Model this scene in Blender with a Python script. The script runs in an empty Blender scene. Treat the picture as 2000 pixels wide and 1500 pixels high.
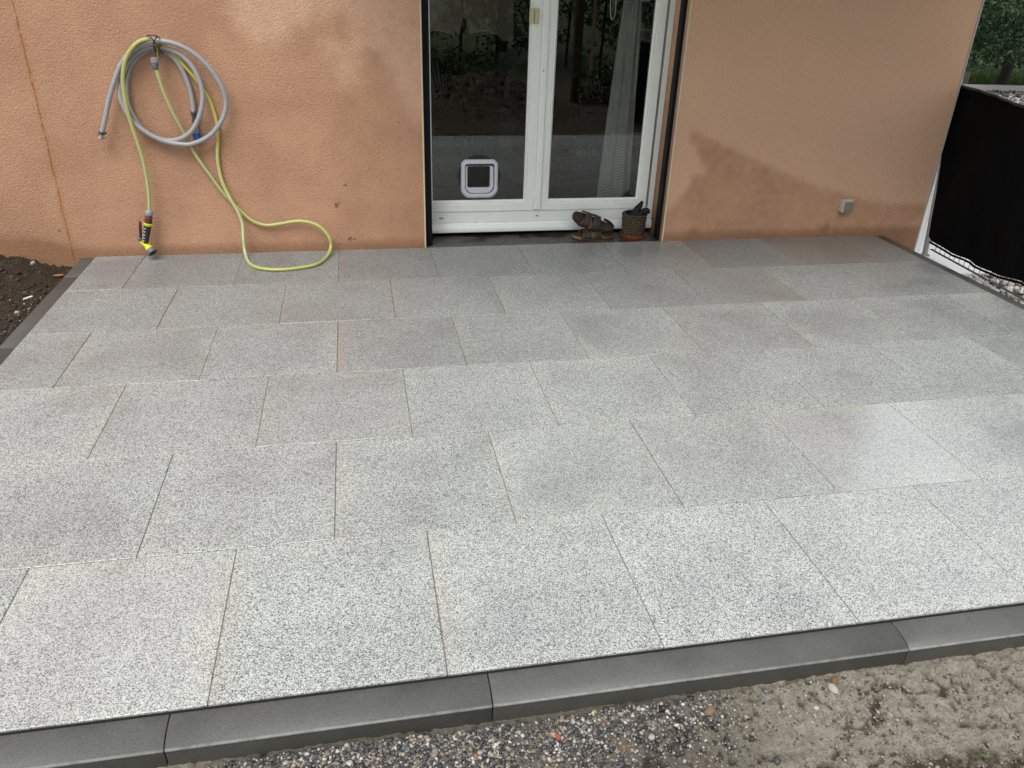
import bpy, bmesh, math, random
import numpy as np
from mathutils import Vector, Matrix

random.seed(7)
rng = np.random.default_rng(11)
S = bpy.context.scene
COL = S.collection

# ------------------------------------------------------------------ camera, sky, sun, exposure
cam_d = bpy.data.cameras.new('camera')
cam = bpy.data.objects.new('camera', cam_d)
COL.objects.link(cam)
_R = Vector((0.98208, -0.18597, 0.03056))
_U = Vector((0.05945, 0.45958, 0.88614))
_F = Vector((0.17884, 0.86845, -0.46240))
M = Matrix((_R, _U, -_F)).transposed().to_4x4()
M.translation = Vector((1.6467, -5.0813, 1.6230))
cam.matrix_world = M
cam_d.sensor_width = 36.0
cam_d.lens = 27.283
cam_d.clip_end = 500
cam_d.clip_start = 0.05
S.camera = cam
S.cycles.use_adaptive_sampling = False
S.cycles.use_denoising = True
S.cycles.denoiser = 'OPENIMAGEDENOISE'
S.cycles.denoising_input_passes = 'RGB_ALBEDO_NORMAL'
S.cycles.denoising_prefilter = 'NONE'        # keeps the fine stone grain sharp

SUN_EL, SUN_AZ = math.radians(57), math.radians(205)      # azimuth measured from +Y clockwise
w = bpy.data.worlds.new('World')
S.world = w
w.use_nodes = True
nt = w.node_tree
nt.nodes.clear()
sky = nt.nodes.new('ShaderNodeTexSky')
sky.sky_type = 'NISHITA'
sky.sun_disc = False
sky.sun_elevation = SUN_EL
sky.sun_rotation = SUN_AZ
sky.dust_density = 2.0
sky.air_density = 2.0
sky.ozone_density = 1.0
hs = nt.nodes.new('ShaderNodeHueSaturation')
hs.inputs['Saturation'].default_value = 0.20
bg = nt.nodes.new('ShaderNodeBackground')
bg.inputs['Strength'].default_value = 0.15
wo = nt.nodes.new('ShaderNodeOutputWorld')
nt.links.new(sky.outputs[0], hs.inputs['Color'])
veil = nt.nodes.new('ShaderNodeMix')                    # even overcast cloud cover over the clear sky
veil.data_type = 'RGBA'
veil.inputs[0].default_value = 0.60
veil.inputs[7].default_value = (3.25, 3.34, 3.36, 1)
nt.links.new(hs.outputs[0], veil.inputs[6])
nt.links.new(veil.outputs[2], bg.inputs['Color'])
nt.links.new(bg.outputs[0], wo.inputs['Surface'])

sun_d = bpy.data.lights.new('sun', 'SUN')
sun_d.energy = 1.2
sun_d.angle = math.radians(32)
sun_d.color = (1.0, 0.99, 0.965)
sun = bpy.data.objects.new('sun', sun_d)
COL.objects.link(sun)
_d = Vector((math.sin(SUN_AZ) * math.cos(SUN_EL), math.cos(SUN_AZ) * math.cos(SUN_EL), math.sin(SUN_EL)))
sun.rotation_euler = _d.to_track_quat('Z', 'Y').to_euler()
sun.location = (0, -6, 8)

S.view_settings.view_transform = 'Standard'
S.view_settings.look = 'None'
S.view_settings.gamma = 1.0
S.view_settings.use_curve_mapping = False
S.view_settings.exposure = 0.95

# ------------------------------------------------------------------ helpers: objects
def tag(o, label=None, cat=None, group=None, kind=None):
    if label: o['label'] = label
    if cat: o['category'] = cat
    if group: o['group'] = group
    if kind: o['kind'] = kind
    return o

def empty(name, loc=(0, 0, 0)):
    o = bpy.data.objects.new(name, None)
    o.empty_display_size = 0.05
    o.location = loc
    COL.objects.link(o)
    return o

def link(name, me, parent=None):
    o = bpy.data.objects.new(name, me)
    COL.objects.link(o)
    if parent is not None:
        o.parent = parent
        # meshes are written in world coordinates: undo the parents' offset
        off = Vector((0, 0, 0))
        p = parent
        while p is not None:
            off += p.location
            p = p.parent
        o.location = -off
    return o

class MB:
    def __init__(s):
        s.v = []; s.f = []; s.uv = []; s.has_uv = False
    def add(s, verts, faces, uvs=None):
        n = len(s.v)
        s.v += [tuple(map(float, x)) for x in verts]
        s.f += [tuple(i + n for i in f) for f in faces]
        if uvs is not None:
            s.has_uv = True
            s.uv += [[uvs[i] for i in f] for f in faces]
        else:
            s.uv += [[(0, 0)] * len(f) for f in faces]
        return s
    def box(s, x0, x1, y0, y1, z0, z1):
        v = [(x, y, z) for z in (z0, z1) for y in (y0, y1) for x in (x0, x1)]
        f = [(0, 2, 3, 1), (4, 5, 7, 6), (0, 1, 5, 4), (2, 6, 7, 3), (0, 4, 6, 2), (1, 3, 7, 5)]
        return s.add(v, f)
    def obox(s, c, ax, ay, az):
        c = Vector(c); ax = Vector(ax); ay = Vector(ay); az = Vector(az)
        v = [c + ax * i + ay * j + az * k for k in (-1, 1) for j in (-1, 1) for i in (-1, 1)]
        f = [(0, 2, 3, 1), (4, 5, 7, 6), (0, 1, 5, 4), (2, 6, 7, 3), (0, 4, 6, 2), (1, 3, 7, 5)]
        return s.add(v, f)
    def loft(s, rings, close=True, caps=True, uv=False):
        n = len(rings[0])
        v = [p for r in rings for p in r]
        f = []; uvs = None
        m = n if close else n - 1
        for i in range(len(rings) - 1):
            for j in range(m):
                k = (j + 1) % n
                f.append((i * n + j, i * n + k, (i + 1) * n + k, (i + 1) * n + j))
        if caps and close:
            f.append(tuple(range(n - 1, -1, -1)))
            f.append(tuple((len(rings) - 1) * n + j for j in range(n)))
        return s.add(v, f)
    def tube(s, pts, r, n=12, caps=True, uv=False, twist=0.0):
        pts = [Vector(p) for p in pts]
        rs = r if isinstance(r, (list, tuple)) else [r] * len(pts)
        t0 = (pts[1] - pts[0]).normalized()
        a = Vector((0, 0, 1)) if abs(t0.z) < 0.9 else Vector((0, 1, 0))
        nrm = t0.cross(a).normalized()
        rings = []; L = 0; vv = []
        for i, p in enumerate(pts):
            t = (pts[min(i + 1, len(pts) - 1)] - pts[max(i - 1, 0)]).normalized()
            nrm = (nrm - t * nrm.dot(t)).normalized()
            b = t.cross(nrm)
            if i: L += (p - pts[i - 1]).length
            vv.append(L)
            rings.append([p + (nrm * math.cos(q) + b * math.sin(q)) * rs[i]
                          for q in (2 * math.pi * j / n for j in range(n + (1 if uv else 0)))])
        if not uv:
            return s.loft(rings, True, caps)
        m = n + 1
        v = [p for rr in rings for p in rr]
        f = []; uvs = []
        for i in range(len(rings)):
            for j in range(m):
                uvs.append((j / n + twist * vv[i], vv[i]))
        for i in range(len(rings) - 1):
            for j in range(n):
                f.append((i * m + j, i * m + j + 1, (i + 1) * m + j + 1, (i + 1) * m + j))
        return s.add(v, f, uvs)
    def lathe(s, p0, d, prof, n=20, caps=True):
        p0 = Vector(p0); d = Vector(d).normalized()
        a = Vector((0, 0, 1)) if abs(d.z) < 0.9 else Vector((1, 0, 0))
        u = d.cross(a).normalized(); b = d.cross(u)
        rings = [[p0 + d * t + (u * math.cos(q) + b * math.sin(q)) * r
                  for q in (2 * math.pi * j / n for j in range(n))] for t, r in prof]
        return s.loft(rings, True, caps)
    def build(s, name, mat, parent=None, smooth=False, bevel=0, seg=1, angle=35):
        me = bpy.data.meshes.new(name)
        me.from_pydata(s.v, [], s.f)
        if s.has_uv:
            l = me.uv_layers.new(name='UVMap')
            flat = [c for fu in s.uv for u in fu for c in u]
            l.data.foreach_set('uv', flat)
        bm = bmesh.new(); bm.from_mesh(me)
        bmesh.ops.recalc_face_normals(bm, faces=bm.faces)
        if bevel:
            ed = [e for e in bm.edges if len(e.link_faces) == 2 and e.calc_face_angle(0) > math.radians(angle)]
            bmesh.ops.bevel(bm, geom=ed, offset=bevel, segments=seg, profile=0.5, affect='EDGES')
        if smooth:
            for f in bm.faces: f.smooth = True
            for e in bm.edges:
                if len(e.link_faces) == 2 and e.calc_face_angle(0) > math.radians(48): e.smooth = False
        bm.to_mesh(me); bm.free()
        me.materials.append(mat)
        return link(name, me, parent)

def catmull(pts, k=8):
    P = [Vector(p) for p in pts]
    P = [P[0] * 2 - P[1]] + P + [P[-1] * 2 - P[-2]]
    out = []
    for i in range(1, len(P) - 2):
        a, b, c, d = P[i - 1:i + 3]
        for j in range(k):
            t = j / k
            out.append(0.5 * ((2 * b) + (c - a) * t + (2 * a - 5 * b + 4 * c - d) * t * t + (3 * b - 3 * c + d - a) * t ** 3))
    out.append(P[-2])
    return out

def mesh_np(name, v, f, mat, parent=None, smooth=False, kind=None, attr=None):
    """v (n,3) f (m,k) arrays, all faces with k corners"""
    me = bpy.data.meshes.new(name)
    v = np.asarray(v, np.float32); f = np.asarray(f, np.int32)
    m, k = f.shape
    me.vertices.add(len(v)); me.vertices.foreach_set('co', v.ravel())
    me.loops.add(m * k); me.loops.foreach_set('vertex_index', f.ravel())
    me.polygons.add(m)
    me.polygons.foreach_set('loop_start', np.arange(0, m * k, k, dtype=np.int32))
    if smooth: me.polygons.foreach_set('use_smooth', np.ones(m, bool))
    me.update(calc_edges=True)
    for an, av in (attr or {}).items():
        a = me.attributes.new(an, 'FLOAT', 'POINT')
        a.data.foreach_set('value', np.asarray(av, np.float32))
    me.materials.append(mat)
    return link(name, me, parent)

# ------------------------------------------------------------------ helpers: numpy noise
def vnoise(x, y, seed=0):
    xi = np.floor(x).astype(np.int64); yi = np.floor(y).astype(np.int64)
    fx = x - xi; fy = y - yi
    fx = fx * fx * (3 - 2 * fx); fy = fy * fy * (3 - 2 * fy)
    def h(a, b):
        n = (a * 374761393 + b * 668265263 + seed * 974634211) & 0xffffffff
        n = ((n ^ (n >> 13)) * 1274126177) & 0xffffffff
        return ((n ^ (n >> 16)) & 0xffff) / 65535.0
    return (h(xi, yi) * (1 - fx) + h(xi + 1, yi) * fx) * (1 - fy) + (h(xi, yi + 1) * (1 - fx) + h(xi + 1, yi + 1) * fx) * fy

def fbm(x, y, fr, oc=4, seed=0, ridged=False):
    s = 0; a = 1; t = 0
    for o in range(oc):
        n = vnoise(x * fr + 17.3 * o, y * fr - 9.1 * o, seed + o)
        if ridged: n = 1 - np.abs(2 * n - 1)
        s = s + a * n; t += a; a *= 0.5; fr *= 2.07
    return s / t

def sstep(a, b, x):
    t = np.clip((x - a) / (b - a), 0, 1)
    return t * t * (3 - 2 * t)

def poly_sd(px, pz, poly):
    """signed distance, negative inside"""
    d = np.full(px.shape, 1e9); ins = np.zeros(px.shape, bool)
    n = len(poly)
    for i in range(n):
        ax, az = poly[i]; bx, bz = poly[(i + 1) % n]
        ex, ez = bx - ax, bz - az
        t = np.clip(((px - ax) * ex + (pz - az) * ez) / (ex * ex + ez * ez + 1e-12), 0, 1)
        d = np.minimum(d, np.hypot(px - ax - t * ex, pz - az - t * ez))
        c = ((az > pz) != (bz > pz)) & (px < (bx - ax) * (pz - az) / (bz - az + 1e-12) + ax)
        ins ^= c
    return np.where(ins, -d, d)

# ------------------------------------------------------------------ helpers: materials
class N:
    """small node-graph writer"""
    def __init__(s, name):
        s.m = bpy.data.materials.new(name); s.m.use_nodes = True
        s.t = s.m.node_tree; s.t.nodes.clear()
        s.out = s.t.nodes.new('ShaderNodeOutputMaterial')
    def n(s, typ, **kw):
        nd = s.t.nodes.new('ShaderNode' + typ)
        for k, v in kw.items():
            if k in nd.inputs: s.set(nd.inputs[k], v)
            else: setattr(nd, k, v)
        return nd
    def set(s, sock, v):
        if isinstance(v, bpy.types.NodeSocket): s.t.links.new(v, sock)
        elif isinstance(v, (tuple, list)) and len(v) == 3 and sock.type == 'RGBA': sock.default_value = (*v, 1)
        else: sock.default_value = v
    def coord(s, which='Object'): return s.n('TexCoord').outputs[which]
    def noise(s, vec, scale, detail=3, rough=0.55, out='Fac', dist=0.0):
        nd = s.n('TexNoise', Vector=vec, Scale=scale, Detail=detail, Roughness=rough, Distortion=dist)
        return nd.outputs[out]
    def vor(s, vec, scale, out='Distance', feature='F1'):
        nd = s.n('TexVoronoi', feature=feature)
        s.set(nd.inputs['Vector'], vec); nd.inputs['Scale'].default_value = scale
        return nd.outputs[out]
    def ramp(s, fac, stops, interp='LINEAR'):
        nd = s.n('ValToRGB'); r = nd.color_ramp; r.interpolation = interp
        while len(r.elements) < len(stops): r.elements.new(0.5)
        for e, (p, c) in zip(r.elements, stops):
            e.position = p
            e.color = (c, c, c, 1) if isinstance(c, (int, float)) else (*c, 1)
        s.set(nd.inputs['Fac'], fac)
        return nd.outputs['Color']
    def mix(s, fac, a, b, blend='MIX'):
        nd = s.n('Mix', data_type='RGBA', blend_type=blend)
        s.set(nd.inputs[0], fac); s.set(nd.inputs[6], a); s.set(nd.inputs[7], b)
        return nd.outputs[2]
    def math(s, op, a, b=0.0, c=0.0, clamp=False):
        nd = s.n('Math', operation=op); nd.use_clamp = clamp
        s.set(nd.inputs[0], a); s.set(nd.inputs[1], b); s.set(nd.inputs[2], c)
        return nd.outputs[0]
    def maprange(s, v, a, b, c=0.0, d=1.0, smooth=True):
        nd = s.n('MapRange'); nd.interpolation_type = 'SMOOTHSTEP' if smooth else 'LINEAR'
        s.set(nd.inputs[0], v)
        for i, q in enumerate((a, b, c, d)): s.set(nd.inputs[1 + i], q)
        return nd.outputs[0]
    def sep(s, v):
        nd = s.n('SeparateXYZ', Vector=v); return nd.outputs
    def attr(s, name): return s.n('Attribute', attribute_name=name).outputs['Fac']
    def bump(s, h, strength=0.3, dist=0.01, normal=None):
        nd = s.n('Bump', Height=h, Strength=strength, Distance=dist)
        if normal is not None: s.set(nd.inputs['Normal'], normal)
        return nd.outputs[0]
    def pbr(s, color, rough=0.6, spec=0.5, normal=None, metal=0.0, **kw):
        b = s.n('BsdfPrincipled')
        s.set(b.inputs['Base Color'], color); s.set(b.inputs['Roughness'], rough)
        s.set(b.inputs['Specular IOR Level'], spec); s.set(b.inputs['Metallic'], metal)
        if normal is not None: s.set(b.inputs['Normal'], normal)
        for k, v in kw.items(): s.set(b.inputs[k], v)
        s.t.links.new(b.outputs[0], s.out.inputs['Surface'])
        return s.m

def simple(name, col, rough=0.5, spec=0.5, metal=0.0, var=0.12, scale=30, bump=0.0, bscale=200):
    g = N(name); c = g.coord()
    nz = g.noise(c, scale, 4)
    colr = g.mix(nz, tuple(x * (1 - var) for x in col), tuple(min(1, x * (1 + var)) for x in col))
    ro = g.maprange(g.noise(c, scale * 0.7, 3), 0.3, 0.7, max(0.02, rough - 0.08), min(1, rough + 0.08))
    nm = g.bump(g.noise(c, bscale, 3), bump, 0.002) if bump else None
    return g.pbr(colr, ro, spec, nm, metal)

# --- granite-look concrete tile
g = N('tile_granite')
oi = g.n('ObjectInfo')
oc = g.coord()
rv = g.n('CombineXYZ', X=g.math('MULTIPLY', oi.outputs['Random'], 41.0), Y=g.math('MULTIPLY', oi.outputs['Random'], 23.0), Z=g.math('MULTIPLY', oi.outputs['Random'], 7.0))
vec = g.n('VectorMath', operation='ADD'); g.set(vec.inputs[0], oc); g.set(vec.inputs[1], rv.outputs[0])
V = vec.outputs[0]
warp = g.n('VectorMath', operation='SCALE'); g.set(warp.inputs[0], g.noise(V, 210, 2, out='Color')); warp.inputs['Scale'].default_value = 0.003
vw = g.n('VectorMath', operation='ADD'); g.set(vw.inputs[0], V); g.set(vw.inputs[1], warp.outputs[0])
cell = g.sep(g.vor(vw.outputs[0], 370, 'Color'))[0]
cell2 = g.sep(g.vor(vw.outputs[0], 640, 'Color'))[1]
c1 = g.ramp(cell, [(0.0, 0.03), (0.17, 0.05), (0.22, 0.19), (0.45, 0.34), (0.58, 0.54), (1.0, 0.72)])
c2 = g.ramp(cell2, [(0.0, 0.04), (0.20, 0.10), (0.32, 0.32), (0.7, 0.50), (1.0, 0.74)])
spk = g.mix(0.25, c1, c2)
osep = g.n('SeparateColor'); g.set(osep.inputs[0], oi.outputs['Color'])
smooth_ = osep.outputs[1]
# smoother tiles carry weaker specks
spk = g.mix(g.math('MULTIPLY', smooth_, 0.28), spk, (0.40, 0.40, 0.405))
mott = g.noise(V, 2.3, 4, 0.6)
mcol = g.ramp(mott, [(0.28, (0.81, 0.835, 0.835)), (0.5, (0.95, 0.975, 0.955)), (0.75, (1.04, 1.065, 1.025))])
# slabs dry from their edges inwards: paler, sandier rim
oo = g.sep(oc)
ed_ = g.math('SUBTRACT', 0.30, g.math('MAXIMUM', g.math('ABSOLUTE', oo[0]), g.math('ABSOLUTE', oo[1])))
ed_ = g.math('ADD', ed_, g.math('MULTIPLY', g.math('SUBTRACT', g.noise(V, 6, 4, 0.65), 0.5), 0.16))
rim = g.maprange(ed_, 0.0, 0.13, 1, 0)
mcol = g.mix(1.0, mcol, g.mix(g.math('MULTIPLY', rim, g.maprange(g.noise(V, 1.1, 2), 0.35, 0.65, 0.15, 1.0)), (0.965, 0.97, 0.975), (1.05, 1.05, 1.015)), 'MULTIPLY')
grit = g.maprange(g.noise(V, 38, 5, 0.8), 0.66, 0.76, 0, 0.45)
col = g.mix(1.0, spk, mcol, 'MULTIPLY')
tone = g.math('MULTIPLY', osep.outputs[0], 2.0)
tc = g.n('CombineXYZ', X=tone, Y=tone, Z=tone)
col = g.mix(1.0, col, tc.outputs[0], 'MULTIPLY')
# sandy rust along the joint on the left edge of some tiles, patches of clay dust elsewhere
ox = g.sep(oc)[0]
edge = g.math('MULTIPLY', g.maprange(g.math('ADD', ox, g.math('MULTIPLY', g.noise(V, 9, 3), 0.07)), -0.300 + 0.035, -0.300 + 0.10, 1, 0), osep.outputs[2])
col = g.mix(g.math('MULTIPLY', edge, 0.27), col, (0.38, 0.28, 0.20))
col = g.mix(grit, col, (0.22, 0.19, 0.15))
dust = g.maprange(g.noise(V, 1.7, 5, 0.65), 0.62, 0.80, 0, 0.07)
col = g.mix(dust, col, (0.38, 0.34, 0.28))
rough = g.math('SUBTRACT', g.maprange(mott, 0.3, 0.7, 0.40, 0.60), g.math('MULTIPLY', smooth_, 0.15))
hgt = g.math('MULTIPLY', g.math('ADD', g.noise(V, 260, 2), cell2), 0.5)
TILE = g.pbr(col, rough, 0.5, g.bump(hgt, g.math('SUBTRACT', 0.22, g.math('MULTIPLY', smooth_, 0.16)), 0.0015), **{'Coat Weight': g.math('ADD', g.math('MULTIPLY', smooth_, 0.85), g.maprange(mott, 0.35, 0.55, 0.24, 0.0)), 'Coat Roughness': 0.17, 'Coat IOR': 2.0})

# --- roughcast wall
g = N('wall_render')
oc = g.coord()
wet = g.attr('wet'); grime_and_streak = g.attr('grime_and_streak'); spot = g.attr('spot')
wn = g.math('ADD', wet, g.math('MULTIPLY', g.math('SUBTRACT', g.noise(oc, 14, 5, 0.65), 0.5), 0.55))
wm = g.maprange(wn, 0.2, 0.8, 0.12, 1.0)
big = g.noise(oc, 1.3, 4, 0.6)
dry = g.mix(big, (0.62, 0.395, 0.268), (0.69, 0.44, 0.300))
wetc = g.mix(g.maprange(g.noise(oc, 2.4, 5, 0.62), 0.33, 0.66), (0.405, 0.222, 0.137), (0.485, 0.272, 0.170))
col = g.mix(wm, dry, wetc)
fine = g.noise(oc, 135, 5, 0.75)
col = g.mix(1.0, col, g.ramp(fine, [(0.3, 0.78), (0.52, 1.0), (0.72, 1.13)]), 'MULTIPLY')
col = g.mix(g.math('MULTIPLY', g.maprange(g.math('ADD', grime_and_streak, g.math('MULTIPLY', g.math('SUBTRACT', g.noise(oc, 22, 4), 0.5), 0.5)), 0.2, 1.0), 0.65), col, (0.20, 0.095, 0.045))
# rust coloured joint line
sx = g.sep(oc)
wob = g.math('ADD', g.math('MULTIPLY', g.math('SUBTRACT', g.noise(g.n('CombineXYZ', Z=sx[2]).outputs[0], 5, 4), 0.5), 0.035), -0.124)
dl = g.math('ABSOLUTE', g.math('SUBTRACT', sx[0], wob))
core = g.maprange(dl, 0.0, 0.007, 1, 0)
halo = g.math('MULTIPLY', g.maprange(dl, 0.0, 0.035, 1, 0), g.maprange(g.noise(oc, 12, 4), 0.35, 0.65, 0.1, 0.7))
col = g.mix(g.math('MULTIPLY', halo, 0.75), col, (0.40, 0.155, 0.04))
core = g.math('MULTIPLY', core, g.maprange(g.noise(oc, 17, 3), 0.35, 0.6, 0.35, 1.0))
col = g.mix(g.math('MULTIPLY', core, 0.6), col, (0.22, 0.085, 0.025))
sp = g.maprange(g.math('ADD', spot, g.math('MULTIPLY', g.math('SUBTRACT', g.noise(oc, 60, 3), 0.5), 0.9)), 0.35, 0.9)
col = g.mix(g.math('MULTIPLY', sp, 0.8), col, (0.07, 0.05, 0.04))
pits = g.maprange(g.vor(oc, 7.0), 0.012, 0.03, 1, 0)
col = g.mix(g.math('MULTIPLY', pits, 0.6), col, (0.12, 0.06, 0.035))
h1 = g.noise(oc, 92, 4, 0.6, dist=0.7)
h2 = g.vor(oc, 110, feature='SMOOTH_F1')
col = g.mix(1.0, col, g.ramp(h1, [(0.28, 0.86), (0.5, 1.0), (0.7, 1.07)]), 'MULTIPLY')  # bump hollows darkened in the colour to stand in for relief shading
hh = g.math('ADD', g.math('MULTIPLY', h1, 1.0), g.math('MULTIPLY', h2, 0.5))
hh = g.math('SUBTRACT', hh, g.math('MULTIPLY', core, 1.2))
WALL = g.pbr(col, g.maprange(wm, 0, 1, 0.92, 0.78), 0.3, g.bump(hh, 0.7, 0.0062))

# --- kerb concrete, joint sand, sill concrete
g = N('kerb_concrete'); oc = g.coord(); oi = g.n('ObjectInfo')
n1 = g.noise(oc, 5, 5, 0.6); n2 = g.noise(oc, 260, 3)
col = g.ramp(n1, [(0.3, (0.066, 0.067, 0.063)), (0.7, (0.098, 0.098, 0.092))])
col = g.mix(1.0, col, g.ramp(n2, [(0.3, 0.75), (0.7, 1.22)]), 'MULTIPLY')
col = g.mix(1.0, col, g.ramp(oi.outputs['Random'], [(0, 0.88), (1, 1.1)]), 'MULTIPLY')
col = g.mix(g.maprange(g.noise(oc, 60, 5, 0.75), 0.68, 0.80, 0, 0.6), col, (0.24, 0.235, 0.21))
col = g.mix(g.maprange(g.vor(oc, 26), 0.03, 0.05, 0.7, 0), col, (0.03, 0.03, 0.028))
kz = g.sep(oc)[2]
smear = g.math('MULTIPLY', g.maprange(kz, -0.035, -0.085), g.maprange(g.noise(oc, 18, 5, 0.7), 0.35, 0.65, 0.2, 1.0))
col = g.mix(g.math('MULTIPLY', smear, 0.55), col, (0.10, 0.075, 0.05))
pore = g.maprange(g.vor(oc, 85), 0.05, 0.16, 0, 1)
col = g.mix(1.0, col, g.mix(pore, (0.55, 0.55, 0.55), (1, 1, 1)), 'MULTIPLY')
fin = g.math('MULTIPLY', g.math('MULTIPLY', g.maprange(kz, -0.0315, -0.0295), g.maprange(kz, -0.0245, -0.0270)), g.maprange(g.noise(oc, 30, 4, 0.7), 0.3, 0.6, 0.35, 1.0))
col = g.mix(g.math('MULTIPLY', fin, 0.75), col, (0.24, 0.24, 0.225))      # edge highlight painted as a pale line along the lip
hk = g.math('ADD', g.math('MULTIPLY', n2, 0.5), g.math('MULTIPLY', pore, 0.5))
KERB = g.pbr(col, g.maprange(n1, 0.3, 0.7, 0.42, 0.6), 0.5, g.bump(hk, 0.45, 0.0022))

JOINT = simple('joint_sand', (0.20, 0.175, 0.14), 0.9, 0.2, var=0.55, scale=45, bump=0.4)
HAUNCH = simple('haunch_mortar', (0.17, 0.14, 0.095), 0.9, 0.2, var=0.35, scale=25, bump=0.6, bscale=90)

g = N('wet_sill'); oc = g.coord()
n1 = g.noise(oc, 5, 5, 0.65, dist=0.4)
wetm = g.maprange(n1, 0.46, 0.56)
col = g.mix(wetm, (0.085, 0.08, 0.072), (0.040, 0.038, 0.035))
col = g.mix(1.0, col, g.ramp(g.noise(oc, 70, 4), [(0.3, 0.8), (0.7, 1.25)]), 'MULTIPLY')
SILL = g.pbr(col, g.maprange(wetm, 0, 1, 0.75, 0.3), 0.5, g.bump(g.noise(oc, 90, 4), 0.3, 0.002))

# --- soil
g = N('soil'); oc = g.coord(); s3 = g.sep(oc)
dark = g.attr('dark'); brown = g.attr('brown'); grav = g.attr('grav'); crk = g.attr('crack')
fine = g.math('ADD', g.math('MULTIPLY', g.noise(oc, 32, 6, 0.75), 0.5), g.math('MULTIPLY', g.noise(oc, 120, 5, 0.7), 0.5))
beige = g.ramp(fine, [(0.36, (0.055, 0.043, 0.03)), (0.43, (0.27, 0.24, 0.185)), (0.60, (0.44, 0.405, 0.33))])
brn = g.ramp(fine, [(0.36, (0.022, 0.015, 0.009)), (0.5, (0.085, 0.06, 0.04)), (0.66, (0.18, 0.14, 0.10))])
drk = g.ramp(fine, [(0.36, (0.012, 0.008, 0.005)), (0.5, (0.042, 0.029, 0.018)), (0.68, (0.095, 0.066, 0.040))])
bm_ = g.maprange(g.math('ADD', brown, g.math('MULTIPLY', g.math('SUBTRACT', g.noise(oc, 14, 5, 0.7), 0.5), 1.6)), 0.35, 0.75)
col = g.mix(bm_, beige, brn)
col = g.mix(g.math('MULTIPLY', grav, 0.7), col, (0.10, 0.09, 0.075))
col = g.mix(dark, col, drk)
col = g.mix(g.math('MULTIPLY', crk, 0.85), col, (0.035, 0.025, 0.016))
grassy = g.math('MAXIMUM', g.maprange(s3[1], -9.0, -11.0), g.maprange(s3[0], 8.0, 9.5))
col = g.mix(grassy, col, (0.05, 0.075, 0.02))
SOIL = g.pbr(col, g.maprange(dark, 0, 1, 0.85, 0.6), 0.35, g.bump(fine, 1.0, 0.030))

# --- pebbles
def pebble_mat(name, stops, rough=0.6):
    g = N(name); gi = g.n('NewGeometry')
    c = g.ramp(gi.outputs['Random Per Island'], stops, 'CONSTANT')
    c = g.mix(1.0, c, g.ramp(g.noise(g.coord(), 140, 4), [(0.3, 0.75), (0.7, 1.2)]), 'MULTIPLY')
    return g.pbr(c, rough, 0.5)
GRAVEL = pebble_mat('gravel_mixed', [(0, (0.030, 0.031, 0.034)), (0.24, (0.06, 0.06, 0.063)), (0.44, (0.12, 0.115, 0.105)), (0.58, (0.20, 0.165, 0.125)),
                                     (0.70, (0.27, 0.20, 0.13)), (0.78, (0.34, 0.32, 0.29)), (0.91, (0.46, 0.45, 0.43)), (0.98, (0.20, 0.10, 0.06))], 0.5)
PALE = pebble_mat('gravel_pale', [(0, (0.66, 0.63, 0.59)), (0.35, (0.48, 0.44, 0.40)), (0.55, (0.30, 0.27, 0.25)), (0.70, (0.78, 0.76, 0.73)),
                                  (0.86, (0.40, 0.27, 0.18)), (0.95, (0.12, 0.115, 0.11))], 0.6)
CLOD = pebble_mat('clod_soil', [(0, (0.22, 0.19, 0.145)), (0.35, (0.16, 0.13, 0.095)), (0.60, (0.26, 0.235, 0.185)), (0.78, (0.07, 0.055, 0.04)), (0.97, (0.30, 0.29, 0.27))], 0.85)
DARKCLOD = pebble_mat('clod_dark', [(0, (0.040, 0.026, 0.015)), (0.4, (0.062, 0.041, 0.025)), (0.7, (0.026, 0.018, 0.011)), (0.94, (0.12, 0.085, 0.055)), (0.985, (0.30, 0.27, 0.24))], 0.8)

# --- plastics, metals, fabrics
PVC = simple('white_pvc', (0.82, 0.85, 0.82), 0.30, 0.5, var=0.03, scale=6)
CREAM = simple('cream_plastic', (0.52, 0.48, 0.31), 0.4, var=0.06)
RAIL = simple('black_rail', (0.005, 0.0065, 0.009), 0.5, 0.15, var=0.2, scale=8)
BEAD = simple('corner_bead', (0.62, 0.50, 0.36), 0.5, var=0.12, scale=12)
FLAPWHITE = simple('flap_white', (0.60, 0.61, 0.68), 0.32, var=0.03)
GREYCAP = simple('grey_cap', (0.36, 0.37, 0.34), 0.5)
BLACKRUB = simple('black_rubber', (0.012, 0.012, 0.013), 0.5)
STEEL = simple('clamp_steel', (0.5, 0.5, 0.5), 0.3, metal=1.0, var=0.15)
DARKSTEEL = simple('dark_fitting', (0.10, 0.10, 0.105), 0.4, metal=0.6)
BRASS = simple('brass', (0.42, 0.29, 0.12), 0.38, metal=1.0, var=0.2)
GREYPL = simple('grey_plastic', (0.25, 0.26, 0.275), 0.42)
MIDGREY = simple('mid_grey_plastic', (0.12, 0.125, 0.135), 0.42)
MAROON = simple('maroon_plastic', (0.085, 0.022, 0.024), 0.4)
REDPL = simple('red_plastic', (0.22, 0.035, 0.03), 0.4)
YELPL = simple('yellow_plastic', (0.60, 0.62, 0.01), 0.35, var=0.05)
BLUEPL = simple('blue_plastic', (0.01, 0.09, 0.42), 0.4)
BLACKPL = simple('black_plastic', (0.018, 0.020, 0.020), 0.45)
PALEPL = simple('pale_plastic', (0.42, 0.45, 0.36), 0.5)
GALV = simple('galvanised', (0.42, 0.415, 0.42), 0.42, metal=0.35, var=0.2, scale=25)
WIRE = simple('wire_grey', (0.10, 0.11, 0.125), 0.45, metal=0.3)
TERRA = simple('terracotta_saucer', (0.24, 0.055, 0.025), 0.45, var=0.15)
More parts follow.
